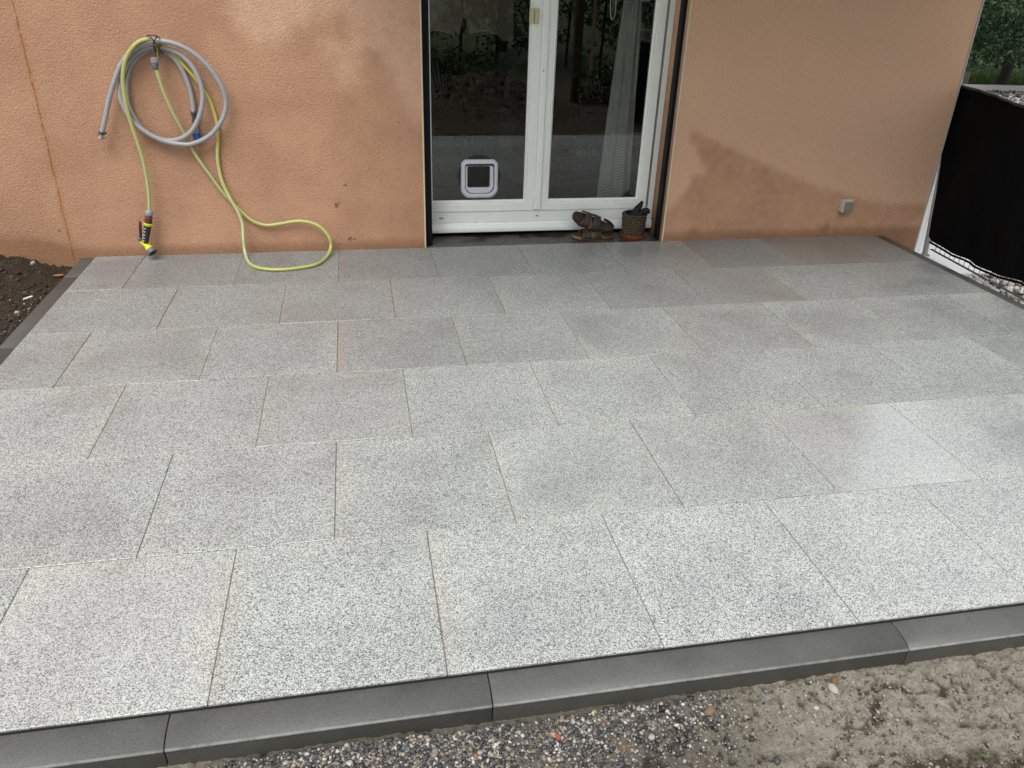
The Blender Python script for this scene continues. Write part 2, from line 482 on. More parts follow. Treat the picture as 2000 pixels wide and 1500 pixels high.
GLOVE = simple('black_knit', (0.010, 0.011, 0.014), 0.75, 0.3, bump=0.5, bscale=700)
LEATHER = simple('brown_strap', (0.042, 0.027, 0.019), 0.6, 0.4, var=0.25, scale=60, bump=0.5, bscale=500)
STRAPTAN = simple('tan_strap', (0.115, 0.066, 0.042), 0.62, 0.4, var=0.25, scale=60, bump=0.5, bscale=500)
INSOLE = simple('dark_insole', (0.032, 0.024, 0.022), 0.7, 0.3, var=0.25, scale=40, bump=0.4, bscale=400)
SOLE = simple('gum_sole', (0.19, 0.12, 0.05), 0.55, var=0.2, scale=25)
INNERDARK = simple('dark_furniture', (0.005, 0.0045, 0.004), 0.75, 0.15)
INWALL = simple('room_paint', (0.86, 0.87, 0.82), 0.8, 0.2, var=0.03)
INFLOOR = simple('room_floor', (0.022, 0.020, 0.018), 0.6, 0.3)
WOODPOST = simple('dark_timber', (0.06, 0.04, 0.025), 0.8, var=0.3, scale=20)
STAKE = simple('pale_stake', (0.42, 0.31, 0.19), 0.7, var=0.2, scale=20)
WHITEPANEL = simple('white_panel', (0.92, 0.93, 0.94), 0.5, var=0.03)
BRICKRED = simple('brick_red', (0.28, 0.075, 0.045), 0.85, var=0.3, scale=80, bump=0.6)
LEAFORANGE = simple('dry_leaf', (0.30, 0.13, 0.05), 0.7, var=0.3, scale=60)
GREENLEAF = simple('green_sprig', (0.07, 0.15, 0.03), 0.5, var=0.3, scale=60)
STONEGREY = simple('stone_grey', (0.20, 0.18, 0.16), 0.75, var=0.35, scale=50, bump=0.5)
STONEWALL = simple('pale_wall', (0.36, 0.33, 0.28), 0.85, var=0.35, scale=3)
ASPHALT = simple('asphalt', (0.16, 0.15, 0.15), 0.85, var=0.3, scale=25)
PAVE = simple('pale_paving', (0.50, 0.49, 0.47), 0.8, var=0.15, scale=6)
GRASS = simple('grass_blades', (0.085, 0.15, 0.03), 0.6, var=0.4, scale=4)
BARK = simple('bark', (0.022, 0.018, 0.014), 0.85, var=0.3, scale=15, bump=0.5, bscale=40)

g = N('black_sheet'); oc = g.coord()
n1 = g.noise(oc, 3.0, 4, 0.55)
SHEET = g.pbr((0.0035, 0.0038, 0.0045), g.maprange(n1, 0.3, 0.7, 0.62, 0.8), 0.06, g.bump(g.noise(oc, 5.5, 4, 0.5), 0.45, 0.03))

g = N('glass'); fr = g.n('Fresnel', IOR=1.60)
ts = g.n('BsdfTransparent', Color=(0.87, 0.89, 0.875, 1)); gl = g.n('BsdfGlossy', Color=(1, 1, 1, 1), Roughness=0.0)
ms = g.n('MixShader'); g.t.links.new(fr.outputs[0], ms.inputs[0]); g.t.links.new(ts.outputs[0], ms.inputs[1]); g.t.links.new(gl.outputs[0], ms.inputs[2])
g.t.links.new(ms.outputs[0], g.out.inputs['Surface']); GLASS = g.m

g = N('flap_acrylic'); fr = g.n('Fresnel', IOR=1.45)
ts = g.n('BsdfTransparent', Color=(0.30, 0.30, 0.28, 1)); gl = g.n('BsdfGlossy', Color=(1, 1, 1, 1), Roughness=0.12)
ms = g.n('MixShader'); g.t.links.new(fr.outputs[0], ms.inputs[0]); g.t.links.new(ts.outputs[0], ms.inputs[1]); g.t.links.new(gl.outputs[0], ms.inputs[2])
g.t.links.new(ms.outputs[0], g.out.inputs['Surface']); ACRYL = g.m

# curtain with a woven broken-line pattern
g = N('curtain_cloth'); uv = g.coord('UV')
ch = g.n('TexBrick', Vector=uv, Scale=1.0); ch.offset = 0.5; ch.squash = 1.0
ch.inputs['Brick Width'].default_value = 0.11; ch.inputs['Row Height'].default_value = 0.11; ch.inputs['Mortar Size'].default_value = 0.0
ch.inputs['Color1'].default_value = (0, 0, 0, 1); ch.inputs['Color2'].default_value = (1, 1, 1, 1)
us = g.sep(uv)
wv1 = g.math('SINE', g.math('ADD', g.math('MULTIPLY', us[0], 300.0), g.math('MULTIPLY', us[1], 40.0)))
wv2 = g.math('SINE', g.math('ADD', g.math('MULTIPLY', us[1], 300.0), g.math('MULTIPLY', us[0], -60.0)))
pat = g.mix(g.maprange(ch.outputs['Color'], 0.45, 0.55), wv1, wv2)
pm = g.maprange(pat, 0.35, 0.8)
CURT = g.pbr(g.mix(pm, (0.36, 0.372, 0.352), (0.56, 0.56, 0.525)), 0.85, 0.2, g.bump(g.noise(uv, 900, 2), 0.2, 0.001))

g = N('hose_yellow'); uv = g.coord('UV'); us = g.sep(uv)
uf = g.math('FRACT', us[0])
col = g.ramp(uf, [(0.0, (0.58, 0.52, 0.075)), (0.17, (0.62, 0.54, 0.08)), (0.185, (0.10, 0.13, 0.08)), (0.205, (0.38, 0.46, 0.22)), (0.40, (0.45, 0.50, 0.26)), (0.42, (0.10, 0.13, 0.08)),
                  (0.445, (0.46, 0.48, 0.08)), (0.66, (0.42, 0.46, 0.09)), (0.68, (0.11, 0.13, 0.08)), (0.70, (0.45, 0.53, 0.36)), (0.86, (0.46, 0.54, 0.38)), (0.875, (0.12, 0.14, 0.08)), (0.90, (0.58, 0.52, 0.075))])
col = g.mix(g.maprange(g.noise(uv, 9, 3), 0.4, 0.8, 0, 0.35), col, (0.30, 0.29, 0.16))
HOSEY = g.pbr(col, 0.38, 0.5)
g = N('hose_grey'); uv = g.coord('UV')
wv = g.noise(uv, 30, 3)
HOSEG = g.pbr(g.ramp(wv, [(0.3, (0.27, 0.27, 0.285)), (0.7, (0.36, 0.36, 0.375))]), 0.36, 0.5, g.bump(g.noise(uv, 300, 2), 0.08, 0.001))

g = N('rope_wrap'); oc = g.coord()
ROPE = g.pbr(g.ramp(g.noise(oc, 90, 4), [(0.3, (0.030, 0.022, 0.015)), (0.7, (0.105, 0.08, 0.055))]), 0.9, 0.2, g.bump(g.noise(oc, 400, 3), 0.6, 0.002))

def leaf_mat(name, cols, rough=0.45):
    g = N(name); gi = g.n('NewGeometry')
    c = g.ramp(gi.outputs['Random Per Island'], [(i / (len(cols) - 1), q) for i, q in enumerate(cols)])
    return g.pbr(c, rough, 0.4)
LEAF = leaf_mat('leaf_dark', [(0.020, 0.042, 0.020), (0.035, 0.075, 0.032), (0.055, 0.105, 0.045), (0.075, 0.135, 0.05)])
LEAF2 = leaf_mat('leaf_mid', [(0.03, 0.055, 0.015), (0.06, 0.095, 0.022), (0.12, 0.14, 0.04), (0.045, 0.07, 0.02)])
LEAF3 = leaf_mat('leaf_bright', [(0.05, 0.085, 0.014), (0.09, 0.14, 0.02), (0.035, 0.065, 0.018)])

# ------------------------------------------------------------------ the ground
def axis(segs):
    out = []
    for a, b, st in segs:
        n = max(1, int(round((b - a) / st)))
        out += list(np.linspace(a, b, n, endpoint=False))
    out.append(segs[-1][1])
    return np.array(out)
XA = axis([(-90, -20, 14), (-20, -4, 2), (-4, -1.3, .3), (-1.3, -.06, .016), (-.06, .9, .08), (.9, 3.62, .0065), (3.62, 5.7, .08), (5.7, 9, .3), (9, 30, 1.5), (30, 110, 16)])
YA = axis([(-90, -20, 14), (-20, -9, 1), (-9, -4.2, .12), (-4.2, -3.70, .0065), (-3.70, -1.7, .1), (-1.7, .02, .016), (.02, 1, .2), (1, 20, 1.5), (20, 110, 15)])
GX, GY = np.meshgrid(XA, YA)
def ground_z(x, y):
    z = np.full(x.shape, -0.085)
    # right side and beyond the fence drops
    z = z - 0.10 * sstep(5.3, 5.65, x) * sstep(-6.0, -4.2, y) - 0.05 * sstep(6.5, 10, x)
    under = sstep(-0.03, 0.03, x) * sstep(5.50, 5.44, x) * sstep(-3.705, -3.66, y)
    z = z - 0.12 * under
    # soil left of the terrace, heaped towards the wall
    L = sstep(-0.07, -0.10, x) * sstep(-5.0, -3.0, y)
    heap = 0.11 * sstep(-0.14, -0.55, x) * sstep(-0.60, 0.0, y) + 0.012
    z = z + L * (heap + 0.05 * (fbm(x, y, 6, 4, 3) - 0.5) + 0.045 * (fbm(x, y, 22, 4, 5, True) - 0.55))
    # churned clay in front
    Fm = sstep(-3.70, -3.74, y) * sstep(-9, -6, y)
    clod = fbm(x + 0.02 * fbm(x, y, 30, 2, 8), y, 26, 4, 21, True)
    z = z + Fm * (0.020 * (fbm(x, y, 5, 4, 31) - 0.5) + 0.021 * (clod - 0.62) * (0.5 + fbm(x, y, 4, 3, 71)) + 0.008 * (fbm(x, y, 62, 2, 73) - 0.5))
    return z
GZ = ground_z(GX, GY)
ny, nx = GX.shape
idx = np.arange(nx * ny).reshape(ny, nx)
quads = np.stack([idx[:-1, :-1], idx[:-1, 1:], idx[1:, 1:], idx[1:, :-1]], -1).reshape(-1, 4)
dark_a = sstep(-0.05, -0.09, GX) * sstep(-6, -3, GY)
brown_a = np.clip(0.12 + 0.75 * sstep(-3.86, -4.05, GY + 0.10 * (GX - 2.3)) * sstep(2.2, 2.8, GX) + 0.6 * sstep(-5.2, -6.0, GY) + 0.3 * (fbm(GX, GY, 3, 3, 51) - 0.5), 0, 1)
grav_a = sstep(1.05, 1.35, GX) * sstep(2.75, 2.35, GX) * sstep(-4.15, -3.95, GY) * sstep(-3.6, -3.7, GY)
cr2 = fbm(GX + 0.012 * fbm(GX, GY, 60, 2, 66), GY, 34, 3, 67, True)
cr = fbm(GX + 0.03 * fbm(GX, GY, 18, 3, 60), GY, 9, 5, 63, True)
crack_a = np.maximum(sstep(0.80, 0.90, cr), 0.9 * sstep(0.80, 0.88, cr2) * sstep(.40, .6, fbm(GX, GY, 8, 3, 68))) * sstep(-3.70, -3.75, GY) * sstep(-4.19, -4.10, GY)
GZ = GZ - 0.011 * crack_a
mesh_np('ground', np.stack([GX, GY, GZ], -1).reshape(-1, 3), quads, SOIL, smooth=True,
        attr=dict(dark=dark_a.ravel(), brown=brown_a.ravel(), grav=grav_a.ravel(), crack=crack_a.ravel()))['kind'] = 'structure'

# ------------------------------------------------------------------ terrace: tiles and kerb
D = 0.605
JW = 0.0026
TH = 0.04
def tile_mesh(wd, dp):
    mb = MB().box(-wd / 2, wd / 2, -dp / 2, dp / 2, -TH, 0)
    me = bpy.data.meshes.new('tile'); me.from_pydata(mb.v, [], mb.f)
    bm = bmesh.new(); bm.from_mesh(me)
    bmesh.ops.recalc_face_normals(bm, faces=bm.faces)
    ed = [e for e in bm.edges if all(v.co.z > -0.001 for v in e.verts)]
    bmesh.ops.bevel(bm, geom=ed, offset=0.0014, segments=1, affect='EDGES')
    bm.to_mesh(me); bm.free(); me.materials.append(TILE)
    return me
mb = MB().box(0.001, 5.428, -3.626, -0.004, -0.12, -0.0030)
patio = mb.build('patio', JOINT)
patio['kind'] = 'structure'
first = [0.294, 0.598, 0.298, 0.598, 0.302, 0.600]
special = {(3, 1.2): (0.43, 0.22, 0), (2, 1.5): (0.43, 0.18, 1.0), (4, 3.3): (0.50, 1.0, 0), (0, 4.5): (0.41, 0.55, 0.3), (5, 0.6): (0.475, 0.5, 0),
           (4, 2.1): (0.48, 0.4, 0), (1, 1.2): (0.46, 0.1, 0.7), (0, 0.3): (0.45, 0.05, 0.3), (2, 0.3): (0.47, 0.1, 0), (2, 0.0): (0.455, 0.1, 0),
           (5, 1.8): (0.475, 0.1, 0.5), (4, 3.9): (0.50, 0.5, 0), (5, 3.0): (0.49, 0.35, 0), (3, 0.0): (0.47, 0.1, 0), (1, 0.6): (0.48, 0, 0.4)}
cache = {}
tr = random.Random(5)
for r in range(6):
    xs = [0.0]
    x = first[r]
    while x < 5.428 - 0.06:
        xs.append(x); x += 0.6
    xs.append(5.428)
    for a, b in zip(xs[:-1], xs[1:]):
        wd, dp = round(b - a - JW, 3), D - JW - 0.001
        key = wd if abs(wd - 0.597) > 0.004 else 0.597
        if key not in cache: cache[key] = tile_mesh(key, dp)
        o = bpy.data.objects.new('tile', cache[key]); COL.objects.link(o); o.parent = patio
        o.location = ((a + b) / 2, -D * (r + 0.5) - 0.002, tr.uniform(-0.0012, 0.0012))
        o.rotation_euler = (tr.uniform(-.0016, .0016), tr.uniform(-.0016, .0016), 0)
        tn, sm, ed = tr.uniform(0.435, 0.49), max(0, tr.uniform(-0.3, 0.35)) * (0.3 if a < 2.4 else 1.0), max(0, tr.uniform(-0.9, 0.6))
        for (rr, xx), vals in special.items():
            if rr == r and abs(xx - a) < 0.15: tn, sm, ed = vals
        tn *= (0.64, 0.73, 0.83, 0.93, 1.0, 1.05)[r]                    # rows painted darker towards the wall for the overhang's shade
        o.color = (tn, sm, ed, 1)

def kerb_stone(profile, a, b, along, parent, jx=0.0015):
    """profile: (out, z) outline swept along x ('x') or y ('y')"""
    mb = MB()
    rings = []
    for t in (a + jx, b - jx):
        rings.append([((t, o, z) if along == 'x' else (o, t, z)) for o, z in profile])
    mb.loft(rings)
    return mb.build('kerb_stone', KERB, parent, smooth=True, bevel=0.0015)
mb = MB()
mb.box(-0.115, -0.087, -3.9, -0.01, -0.2, -0.052)
mb.box(0.0, 5.4, -3.72, -3.65, -0.25, -0.13)
mb.box(5.43, 5.535, -3.6, -0.01, -0.25, -0.07)
kerb = mb.build('kerb', HAUNCH, bevel=0.006)
kerb['kind'] = 'structure'
MB().box(0.0, 5.428, -3.6334, -3.6290, -0.1, -0.0065).build('joint_strip', simple('dark_joint', (0.028, 0.027, 0.025), 0.9, 0.2, var=.4, scale=80, bump=.5), kerb)
FP = [(-3.6335, -0.20), (-3.6335, -0.0120), (-3.6365, -0.0095), (-3.655, -0.0095)] + [(-3.655 - .072 * math.sin(t_), -0.0095 - .024 * (1 - math.cos(t_))) for t_ in [1.25 * q_ / 9 for q_ in range(1, 10)]] + [(-3.7290, -0.0275), (-3.7300, -0.0285), (-3.7293, -0.0302), (-3.7250, -0.0335), (-3.7235, -0.20)]
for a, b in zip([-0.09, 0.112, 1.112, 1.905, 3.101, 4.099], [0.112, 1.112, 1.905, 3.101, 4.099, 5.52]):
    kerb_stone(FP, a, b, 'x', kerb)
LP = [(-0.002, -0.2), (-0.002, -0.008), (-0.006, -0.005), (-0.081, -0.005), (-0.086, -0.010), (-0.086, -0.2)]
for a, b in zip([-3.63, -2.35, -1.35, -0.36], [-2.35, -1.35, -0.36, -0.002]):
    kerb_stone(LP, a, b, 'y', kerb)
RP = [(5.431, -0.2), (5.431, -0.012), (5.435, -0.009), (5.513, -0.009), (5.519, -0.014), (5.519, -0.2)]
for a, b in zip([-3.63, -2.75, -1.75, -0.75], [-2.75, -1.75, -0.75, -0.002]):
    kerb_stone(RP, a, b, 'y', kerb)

# ------------------------------------------------------------------ the house
house = empty('house', (2.9, 0, 0))
tag(house, 'house front with damp-stained orange roughcast wall behind the grey terrace', 'house')
DX0, DX1, DZ1 = 2.070, 3.743, 2.15
XE = 5.812
dryA = [(0.979, 1.521), (0.979, 1.312), (1.109, 1.22), (1.238, 1.222), (1.346, 1.292), (1.467, 1.349), (1.571, 1.378), (1.609, 1.379), (1.602, 1.283), (1.552, 1.323), (1.476, 1.281), (1.452, 1.239), (1.525, 1.157), (1.534, 0.999), (1.648, 0.985), (1.707, 1.044), (1.728, 1.159), (1.764, 1.208), (1.806, 1.195), (1.852, 1.075), (1.908, 0.943), (2.03, 0.776), (2.2, 0.776), (2.2, 2.4), (0.979, 2.4)]
dryB = [(3.538, 2.5), (5.938, 2.5), (5.893, 0.239), (5.548, 0.245), (5.331, 0.268), (5.064, 0.339), (4.892, 0.379), (4.633, 0.468), (4.379, 0.57), (4.173, 0.657), (4.014, 0.715), (3.84, 0.775), (3.852, 0.692), (3.943, 0.573), (3.994, 0.486), (3.905, 0.452), (3.88, 0.364), (3.781, 0.258), (3.538, 0.242)]
def wall_patch(x0, x1, z0, z1, st):
    nx = max(2, int((x1 - x0) / st) + 1); nz = max(2, int((z1 - z0) / st) + 1)
    X, Z = np.meshgrid(np.linspace(x0, x1, nx), np.linspace(z0, z1, nz))
    i = np.arange(nx * nz).reshape(nz, nx)
    q = np.stack([i[:-1, :-1], i[:-1, 1:], i[1:, 1:], i[1:, :-1]], -1).reshape(-1, 4)
    return X.ravel(), np.zeros(X.size), Z.ravel(), q
vx, vy, vz, fq = [], [], [], []
cnt = 0
def addp(x, y, z, q):
    global cnt
    vx.append(x); vy.append(y); vz.append(z); fq.append(q + cnt); cnt += len(x)
addp(*wall_patch(-1.4, DX0, -0.25, 1.75, .012))
addp(*wall_patch(DX1, XE, -0.35, 1.75, .012))
addp(*wall_patch(-6.0, -1.4, -0.25, 1.75, .2))
addp(*wall_patch(-6.0, DX0, 1.75, 5.0, .2))
addp(*wall_patch(DX1, XE, 1.75, 5.0, .2))
addp(*wall_patch(DX0, DX1, DZ1, 5.0, .2))
def rect(p):
    p = np.array(p, float)
    addp(p[:, 0], p[:, 1], p[:, 2], np.array([[0, 1, 2, 3]]))
rect([(DX0, 0, -.1), (DX0, .215, -.1), (DX0, .215, DZ1), (DX0, 0, DZ1)])            # reveals
rect([(DX1, .285, -.1), (DX1, 0, -.1), (DX1, 0, DZ1), (DX1, .285, DZ1)])
rect([(DX0, .0, DZ1), (DX1, .0, DZ1), (DX1, .26, DZ1), (DX0, .26, DZ1)])
rect([(XE, 0, -.5), (XE, 7, -.5), (XE, 7, 5), (XE, 0, 5)])                            # right gable
rect([(XE, 7, -.5), (.55, 7, -.5), (.55, 7, 5), (XE, 7, 5)])                          # back
rect([(-6, 1.6, -.5), (-6, 0, -.5), (-6, 0, 5), (-6, 1.6, 5)])                        # shallow wing on the left
rect([(.55, 1.6, -.5), (-6, 1.6, -.5), (-6, 1.6, 5), (.55, 1.6, 5)])
WY0, WY1, WZ0, WZ1 = 2.2, 5.12, .45, 2.45                                             # unseen opening added in the room's side to light its back wall
for q in ((1.6, WY0, -.5, 5), (WY1, 7, -.5, 5), (WY0, WY1, -.5, WZ0), (WY0, WY1, WZ1, 5)):
    rect([(.55, q[1], q[2]), (.55, q[0], q[2]), (.55, q[0], q[3]), (.55, q[1], q[3])])
vx, vy, vz = map(np.concatenate, (vx, vy, vz)); fq = np.concatenate(fq)
sdA = poly_sd(vx, vz, dryA); sdB = poly_sd(vx, vz, dryB)
soft = np.where(vx < 2.9, 0.11, 0.055)
sd = np.where(vx < 2.9, sdA, sdB)
wet_a = sstep(-1, 1, sd / soft)
wet_a = np.where(vx < 2.9, 0.40 + 0.60 * wet_a * (0.85 + 0.15 * sstep(0.9, 0.3, vz)), 0.08 + 0.56 * wet_a)
gr = 0.95 * sstep(0.13, 0.0, vz) + 0.9 * sstep(-0.02, -0.35, vx) * sstep(0.22, 0.0, vz) + 0.45 * sstep(-0.05, -0.5, vx) * sstep(0.45, 0, vz)
gr = gr + 0.9 * sstep(5.40, 5.5, vx) * sstep(0.02, -0.05, vz) + 0.35 * np.exp(-((vx - 5.07 + 0.45 * (0.19 - vz)) / 0.035) ** 2) * sstep(0.0, 0.06, vz) * sstep(0.23, 0.19, vz)  # last term: dark streak running down-left from the switch box
gr = gr + 0.30 * np.exp(-((vx - 3.99) / 0.05) ** 2) * sstep(0.6, 0.35, vz)
spt = np.zeros_like(vx)
for sx_, sz_, rx, rz in ((1.498, .293, .014, .03), (1.571, .074, .022, .018), (1.908, 1.402, .008, .011), (1.562, .427, .016, .012), (1.919, .807, .009, .012), (1.52, .31, .01, .012), (0.29, .13, .010, .01), (-.17, .17, .012, .012), (1.60, .07, .012, .012)):
    spt = np.maximum(spt, np.exp(-((vx - sx_) / rx) ** 2 - ((vz - sz_) / rz) ** 2))
wall = mesh_np('wall', np.stack([vx, vy, vz], -1), fq, WALL, house, attr=dict(wet=wet_a, grime_and_streak=gr, spot=spt))
MB().box(DX1 + .000, DX1 + .012, -.006, .0, 0.001, DZ1).build('corner_bead', BEAD, house, bevel=.0015)
MB().box(DX0 - .010, DX0 + .000, -.006, .0, 0.001, DZ1).build('corner_bead', BEAD, house, bevel=.0015)
MB().box(XE - .009, XE + .003, -.006, .004, -.4, 4.9).build('corner_bead', GREYCAP, house, bevel=.0015)
# unseen overhang above the terrace, sized to shade wall and near tiles
MB().box(1.35, XE, -1.95, -.003, 2.55, 2.77).build('shade_overhang', INWALL, house, bevel=.01)
rf = MB().box(-6.0, .55, -.0, 1.6, 4.99, 5.2); rf.box(.55, XE, 0, 7, 4.99, 5.2); rf.build('roof', KERB, house)
MB().box(DX0 + .001, DX1 - .001, -.004, .30, -.15, -.004).build('door_step', SILL, house, bevel=.003)
# the room behind the door
rm = MB()
rm.add([(0.6, .302, .02), (5.6, .302, .02), (5.6, 5.2, .02), (0.6, 5.2, .02)], [(0, 1, 2, 3)])
rm.build('room_floor', INFLOOR, house)
rm = MB()
a, b, c0, c1, z0, z1 = 0.6, 5.6, .02, 5.2, .02, 2.5
rm.add([(a, c1, z0), (b, c1, z0), (b, c0, z0), (a, c1, z1), (b, c1, z1), (b, c0, z1), (a, c0, z1)], [(0, 1, 4, 3), (1, 2, 5, 4), (3, 4, 5, 6)])
for q in ((c0, WY0, z0, z1), (WY1, c1, z0, z1), (WY0, WY1, z0, WZ0), (WY0, WY1, WZ1, z1)):
    rm.add([(a, q[0], q[2]), (a, q[1], q[2]), (a, q[1], q[3]), (a, q[0], q[3])], [(0, 1, 2, 3)])
for p_, q_ in (((WY0, WZ0), (WY1, WZ0)), ((WY1, WZ0), (WY1, WZ1)), ((WY1, WZ1), (WY0, WZ1)), ((WY0, WZ1), (WY0, WZ0))):
    rm.add([(.55, p_[0], p_[1]), (.55, q_[0], q_[1]), (a, q_[0], q_[1]), (a, p_[0], p_[1])], [(0, 1, 2, 3)])
rm.build('room_wall', INWALL, house)

# ------------------------------------------------------------------ the glazed door
door = empty('glazed_door', (2.88, .22, .03))
tag(door, 'white framed double glazed door with a cat flap in its left pane', 'glass door')
def ring_sweep(mb, x0, x1, z0, z1, prof):
    rings = []
    for ins, y in prof:
        rings.append([(x0 + ins, y, z0 + ins), (x1 - ins, y, z0 + ins), (x1 - ins, y, z1 - ins), (x0 + ins, y, z1 - ins)])
    mb.loft(rings, True, False)
    return mb
mb = MB()
ring_sweep(mb, 2.02, 3.742, .094, 2.20, [(0, .30), (0, .236), (.004, .232), (.034, .232), (.038, .236), (.038, .30)])
mb.build('frame', PVC, door)
mb = MB().box(2.02, 3.742, .229, .30, .099, .178)
mb.build('frame_rail', PVC, door, bevel=.003)
mb = MB()
pr = [(.30, .030), (.218, .030), (.207, .034), (.205, .042), (.205, .060), (.216, .090), (.226, .096), (.30, .096)]
mb.loft([[(x, y, z) for y, z in pr] for x in (2.03, 3.738)])
mb.build('weather_bar', PVC, door, bevel=.0015)
SP = [(0, .29), (0, .2235), (.003, .220), (.052, .220), (.055, .224), (.059, .224), (.062, .221), (.066, .222), (.078, .240), (.080, .252)]
for x0, x1 in ((2.063, 2.854), (2.882, 3.682)):
    mb = MB(); ring_sweep(mb, x0, x1, .177, 2.12, SP)
    sash = mb.build('sash', PVC, door)
    MB().box(x0 + .072, x1 - .072, .2462, .2470, .249, 2.048).build('glass_pane', GLASS, sash)
    mb = MB(); ring_sweep(mb, x0, x1, .177, 2.12, [(.0775, .2395), (.0805, .2425), (.0805, .246)])
    mb.build('gasket', BLACKRUB, sash)
pr = [(2.852, .221), (2.853, .210), (2.858, .204), (2.868, .203), (2.884, .203), (2.894, .204), (2.899, .210), (2.900, .221)]
mb = MB(); mb.loft([[(x, y, z) for x, y in pr] for z in (.188, 2.10)])
mb.build('meeting_strip', PVC, door, bevel=.001)
for x, z, w_, m_ in ((2.197, .133, .030, GREYCAP), (2.878, .137, .016, BLACKRUB)):
    MB().box(x - w_ / 2, x + w_ / 2, .225, .230, z - .006 if m_ is GREYCAP else z - .003, z + .006 if m_ is GREYCAP else z + .003).build('drain_cap', m_, door, bevel=.001)
mb = MB().box(2.768, 2.797, .198, .2215, 1.381, 1.467)
latch = mb.build('latch_block', CREAM, door, bevel=.004, seg=2)
MB().box(2.800, 2.828, .202, .2195, 1.377, 1.465).build('latch_plate', CREAM, latch, bevel=.004, seg=2)
mb = MB(); mb.lathe((2.872, .2045, 1.10), (0, -1, 0), [(0, .004), (.003, .004)], 10); mb.build('screw_cap', BLACKRUB, door)
# shutter guide rails on the reveals
MB().box(DX0, DX0 + .046, .040, .104, .001, 2.14).build('shutter_rail', RAIL, door, bevel=.002)
rl = MB(); rl.box(DX1 - .022, DX1, .040, .104, .001, 2.14); rl.build('shutter_rail', RAIL, door, bevel=.002)

# cat flap
def rrect(cx, cz, hw, hh, r, y, n=6, bulge=0.0):
    pts = []
    for k, (sx, sz, a0) in enumerate(((1, 1, 0), (-1, 1, 90), (-1, -1, 180), (1, -1, 270))):
        rr = r[k] if isinstance(r, (list, tuple)) else r
        for j in range(n + 1):
            t = math.radians(a0 + 90 * j / n)
            pts.append((cx + sx * (hw - rr) + rr * math.cos(t), y, cz + sz * (hh - rr) + rr * math.sin(t)))
    out = []
    for x, yy, z in pts:
        fx = 1 - ((x - cx) / hw) ** 2; fz = 1 - ((z - cz) / hh) ** 2
        out.append((x + bulge * max(0, fz) * (1 if x > cx else -1), yy, z + bulge * max(0, fx) * (1 if z > cz else -1)))
    return out
cx, cz = 2.4635, .402
flap = None
mb = MB()
ro = [.035, .035, .055, .055]; ri = [.012, .012, .045, .045]
rings = [rrect(cx, cz, .124, .126, ro, .245, bulge=.006), rrect(cx, cz, .124, .126, ro, .226, bulge=.006), rrect(cx, cz, .118, .120, ro, .216, bulge=.006),
         rrect(cx, cz, .106, .108, ri, .213, bulge=.005), rrect(cx, cz + .002, .100, .100, ri, .216, bulge=.004), rrect(cx, cz + .002, .098, .098, ri, .262, bulge=.004)]
mb.loft(rings, True, False)
catf = mb.build('cat_flap', FLAPWHITE, door, smooth=True)
mb = MB()
for t in range(1):
    mb.loft([rrect(cx, cz + .002, .0995, .1, ri, .2195, bulge=.004), rrect(cx, cz + .002, .0995, .1, ri, .2215, bulge=.004), rrect(cx, cz + .002, .0965, .097, ri, .2215, bulge=.004), rrect(cx, cz + .002, .0965, .097, ri, .2195, bulge=.004)], True, False)
mb.build('seam', GREYPL, catf)
mb = MB()
mb.loft([rrect(cx, cz - .004, .094, .090, ri, .238, bulge=.004), rrect(cx, cz - .004, .094, .090, ri, .228, bulge=.004),
         rrect(cx - .006, cz + .013, .079, .073, .012, .228), rrect(cx - .006, cz + .013, .077, .071, .012, .242)], True, False)
mb.build('inner_frame', FLAPWHITE, catf, smooth=True)
mb = MB(); mb.loft([rrect(cx - .006, cz + .013, .0765, .0705, .012, .2385), rrect(cx - .006, cz + .013, .0765, .0705, .012, .2415)])
mb.build('flap', ACRYL, catf)
mb = MB(); mb.loft([rrect(cx - .006, cz + .013, .0772, .0712, .012, .2365), rrect(cx - .006, cz + .013, .0772, .0712, .012, .2425), rrect(cx - .006, cz + .013, .0722, .0662, .01, .2425), rrect(cx - .006, cz + .013, .0722, .0662, .01, .2365)], True, False)
mb.build('flap_rim', BLACKRUB, catf)
mb = MB(); mb.lathe((cx, .2445, cz + .012), (0, -1, 0), [(0, .1465), (.0022, .1465)], 48)
mb.build('cutout_and_shadow', BLACKRUB, catf)  # black disc for the round glass cut-out and the shadow at its top

# ------------------------------------------------------------------ room things seen through the glass
ct = MB()
nz, nu = 40, 40
vv = []; uvs = []; ff = []
for i in range(nz + 1):
    t = i / nz; z = .06 + t * 2.3
    k = min(1, max(0, (z - .2) / 1.35))
    xl = 3.368 + .082 * k ** 1.15; xr = 3.622 - .045 * k
    for j in range(nu + 1):
        s = j / nu
        x = xl + (xr - xl) * s
        y = .42 + .016 * math.sin(s * 15 + .4 * math.sin(t * 3)) * (.6 + .4 * s)
        vv.append((x, y, z)); uvs.append((s * .42, z))
for i in range(nz):
    for j in range(nu):
        q = i * (nu + 1) + j
        ff.append((q, q + 1, q + nu + 2, q + nu + 1))
ct.add(vv, ff, uvs)
tag(ct.build('curtain', CURT, smooth=True), 'pale green patterned curtain hanging inside the right pane', 'curtain')
mb = MB(); mb.tube(catmull([(3.350, .40, 2.2), (3.350, .40, 1.6), (3.352, .40, 1.47), (3.362, .40, 1.415), (3.374, .40, 1.405), (3.386, .40, 1.43), (3.388, .40, 1.5), (3.388, .40, 1.6), (3.388, .40, 2.2)], 6), .003, 6)
tag(mb.build('pull_cord', PVC, smooth=True), 'white looped blind cord hanging inside the glass left of the curtain', 'blind cord')

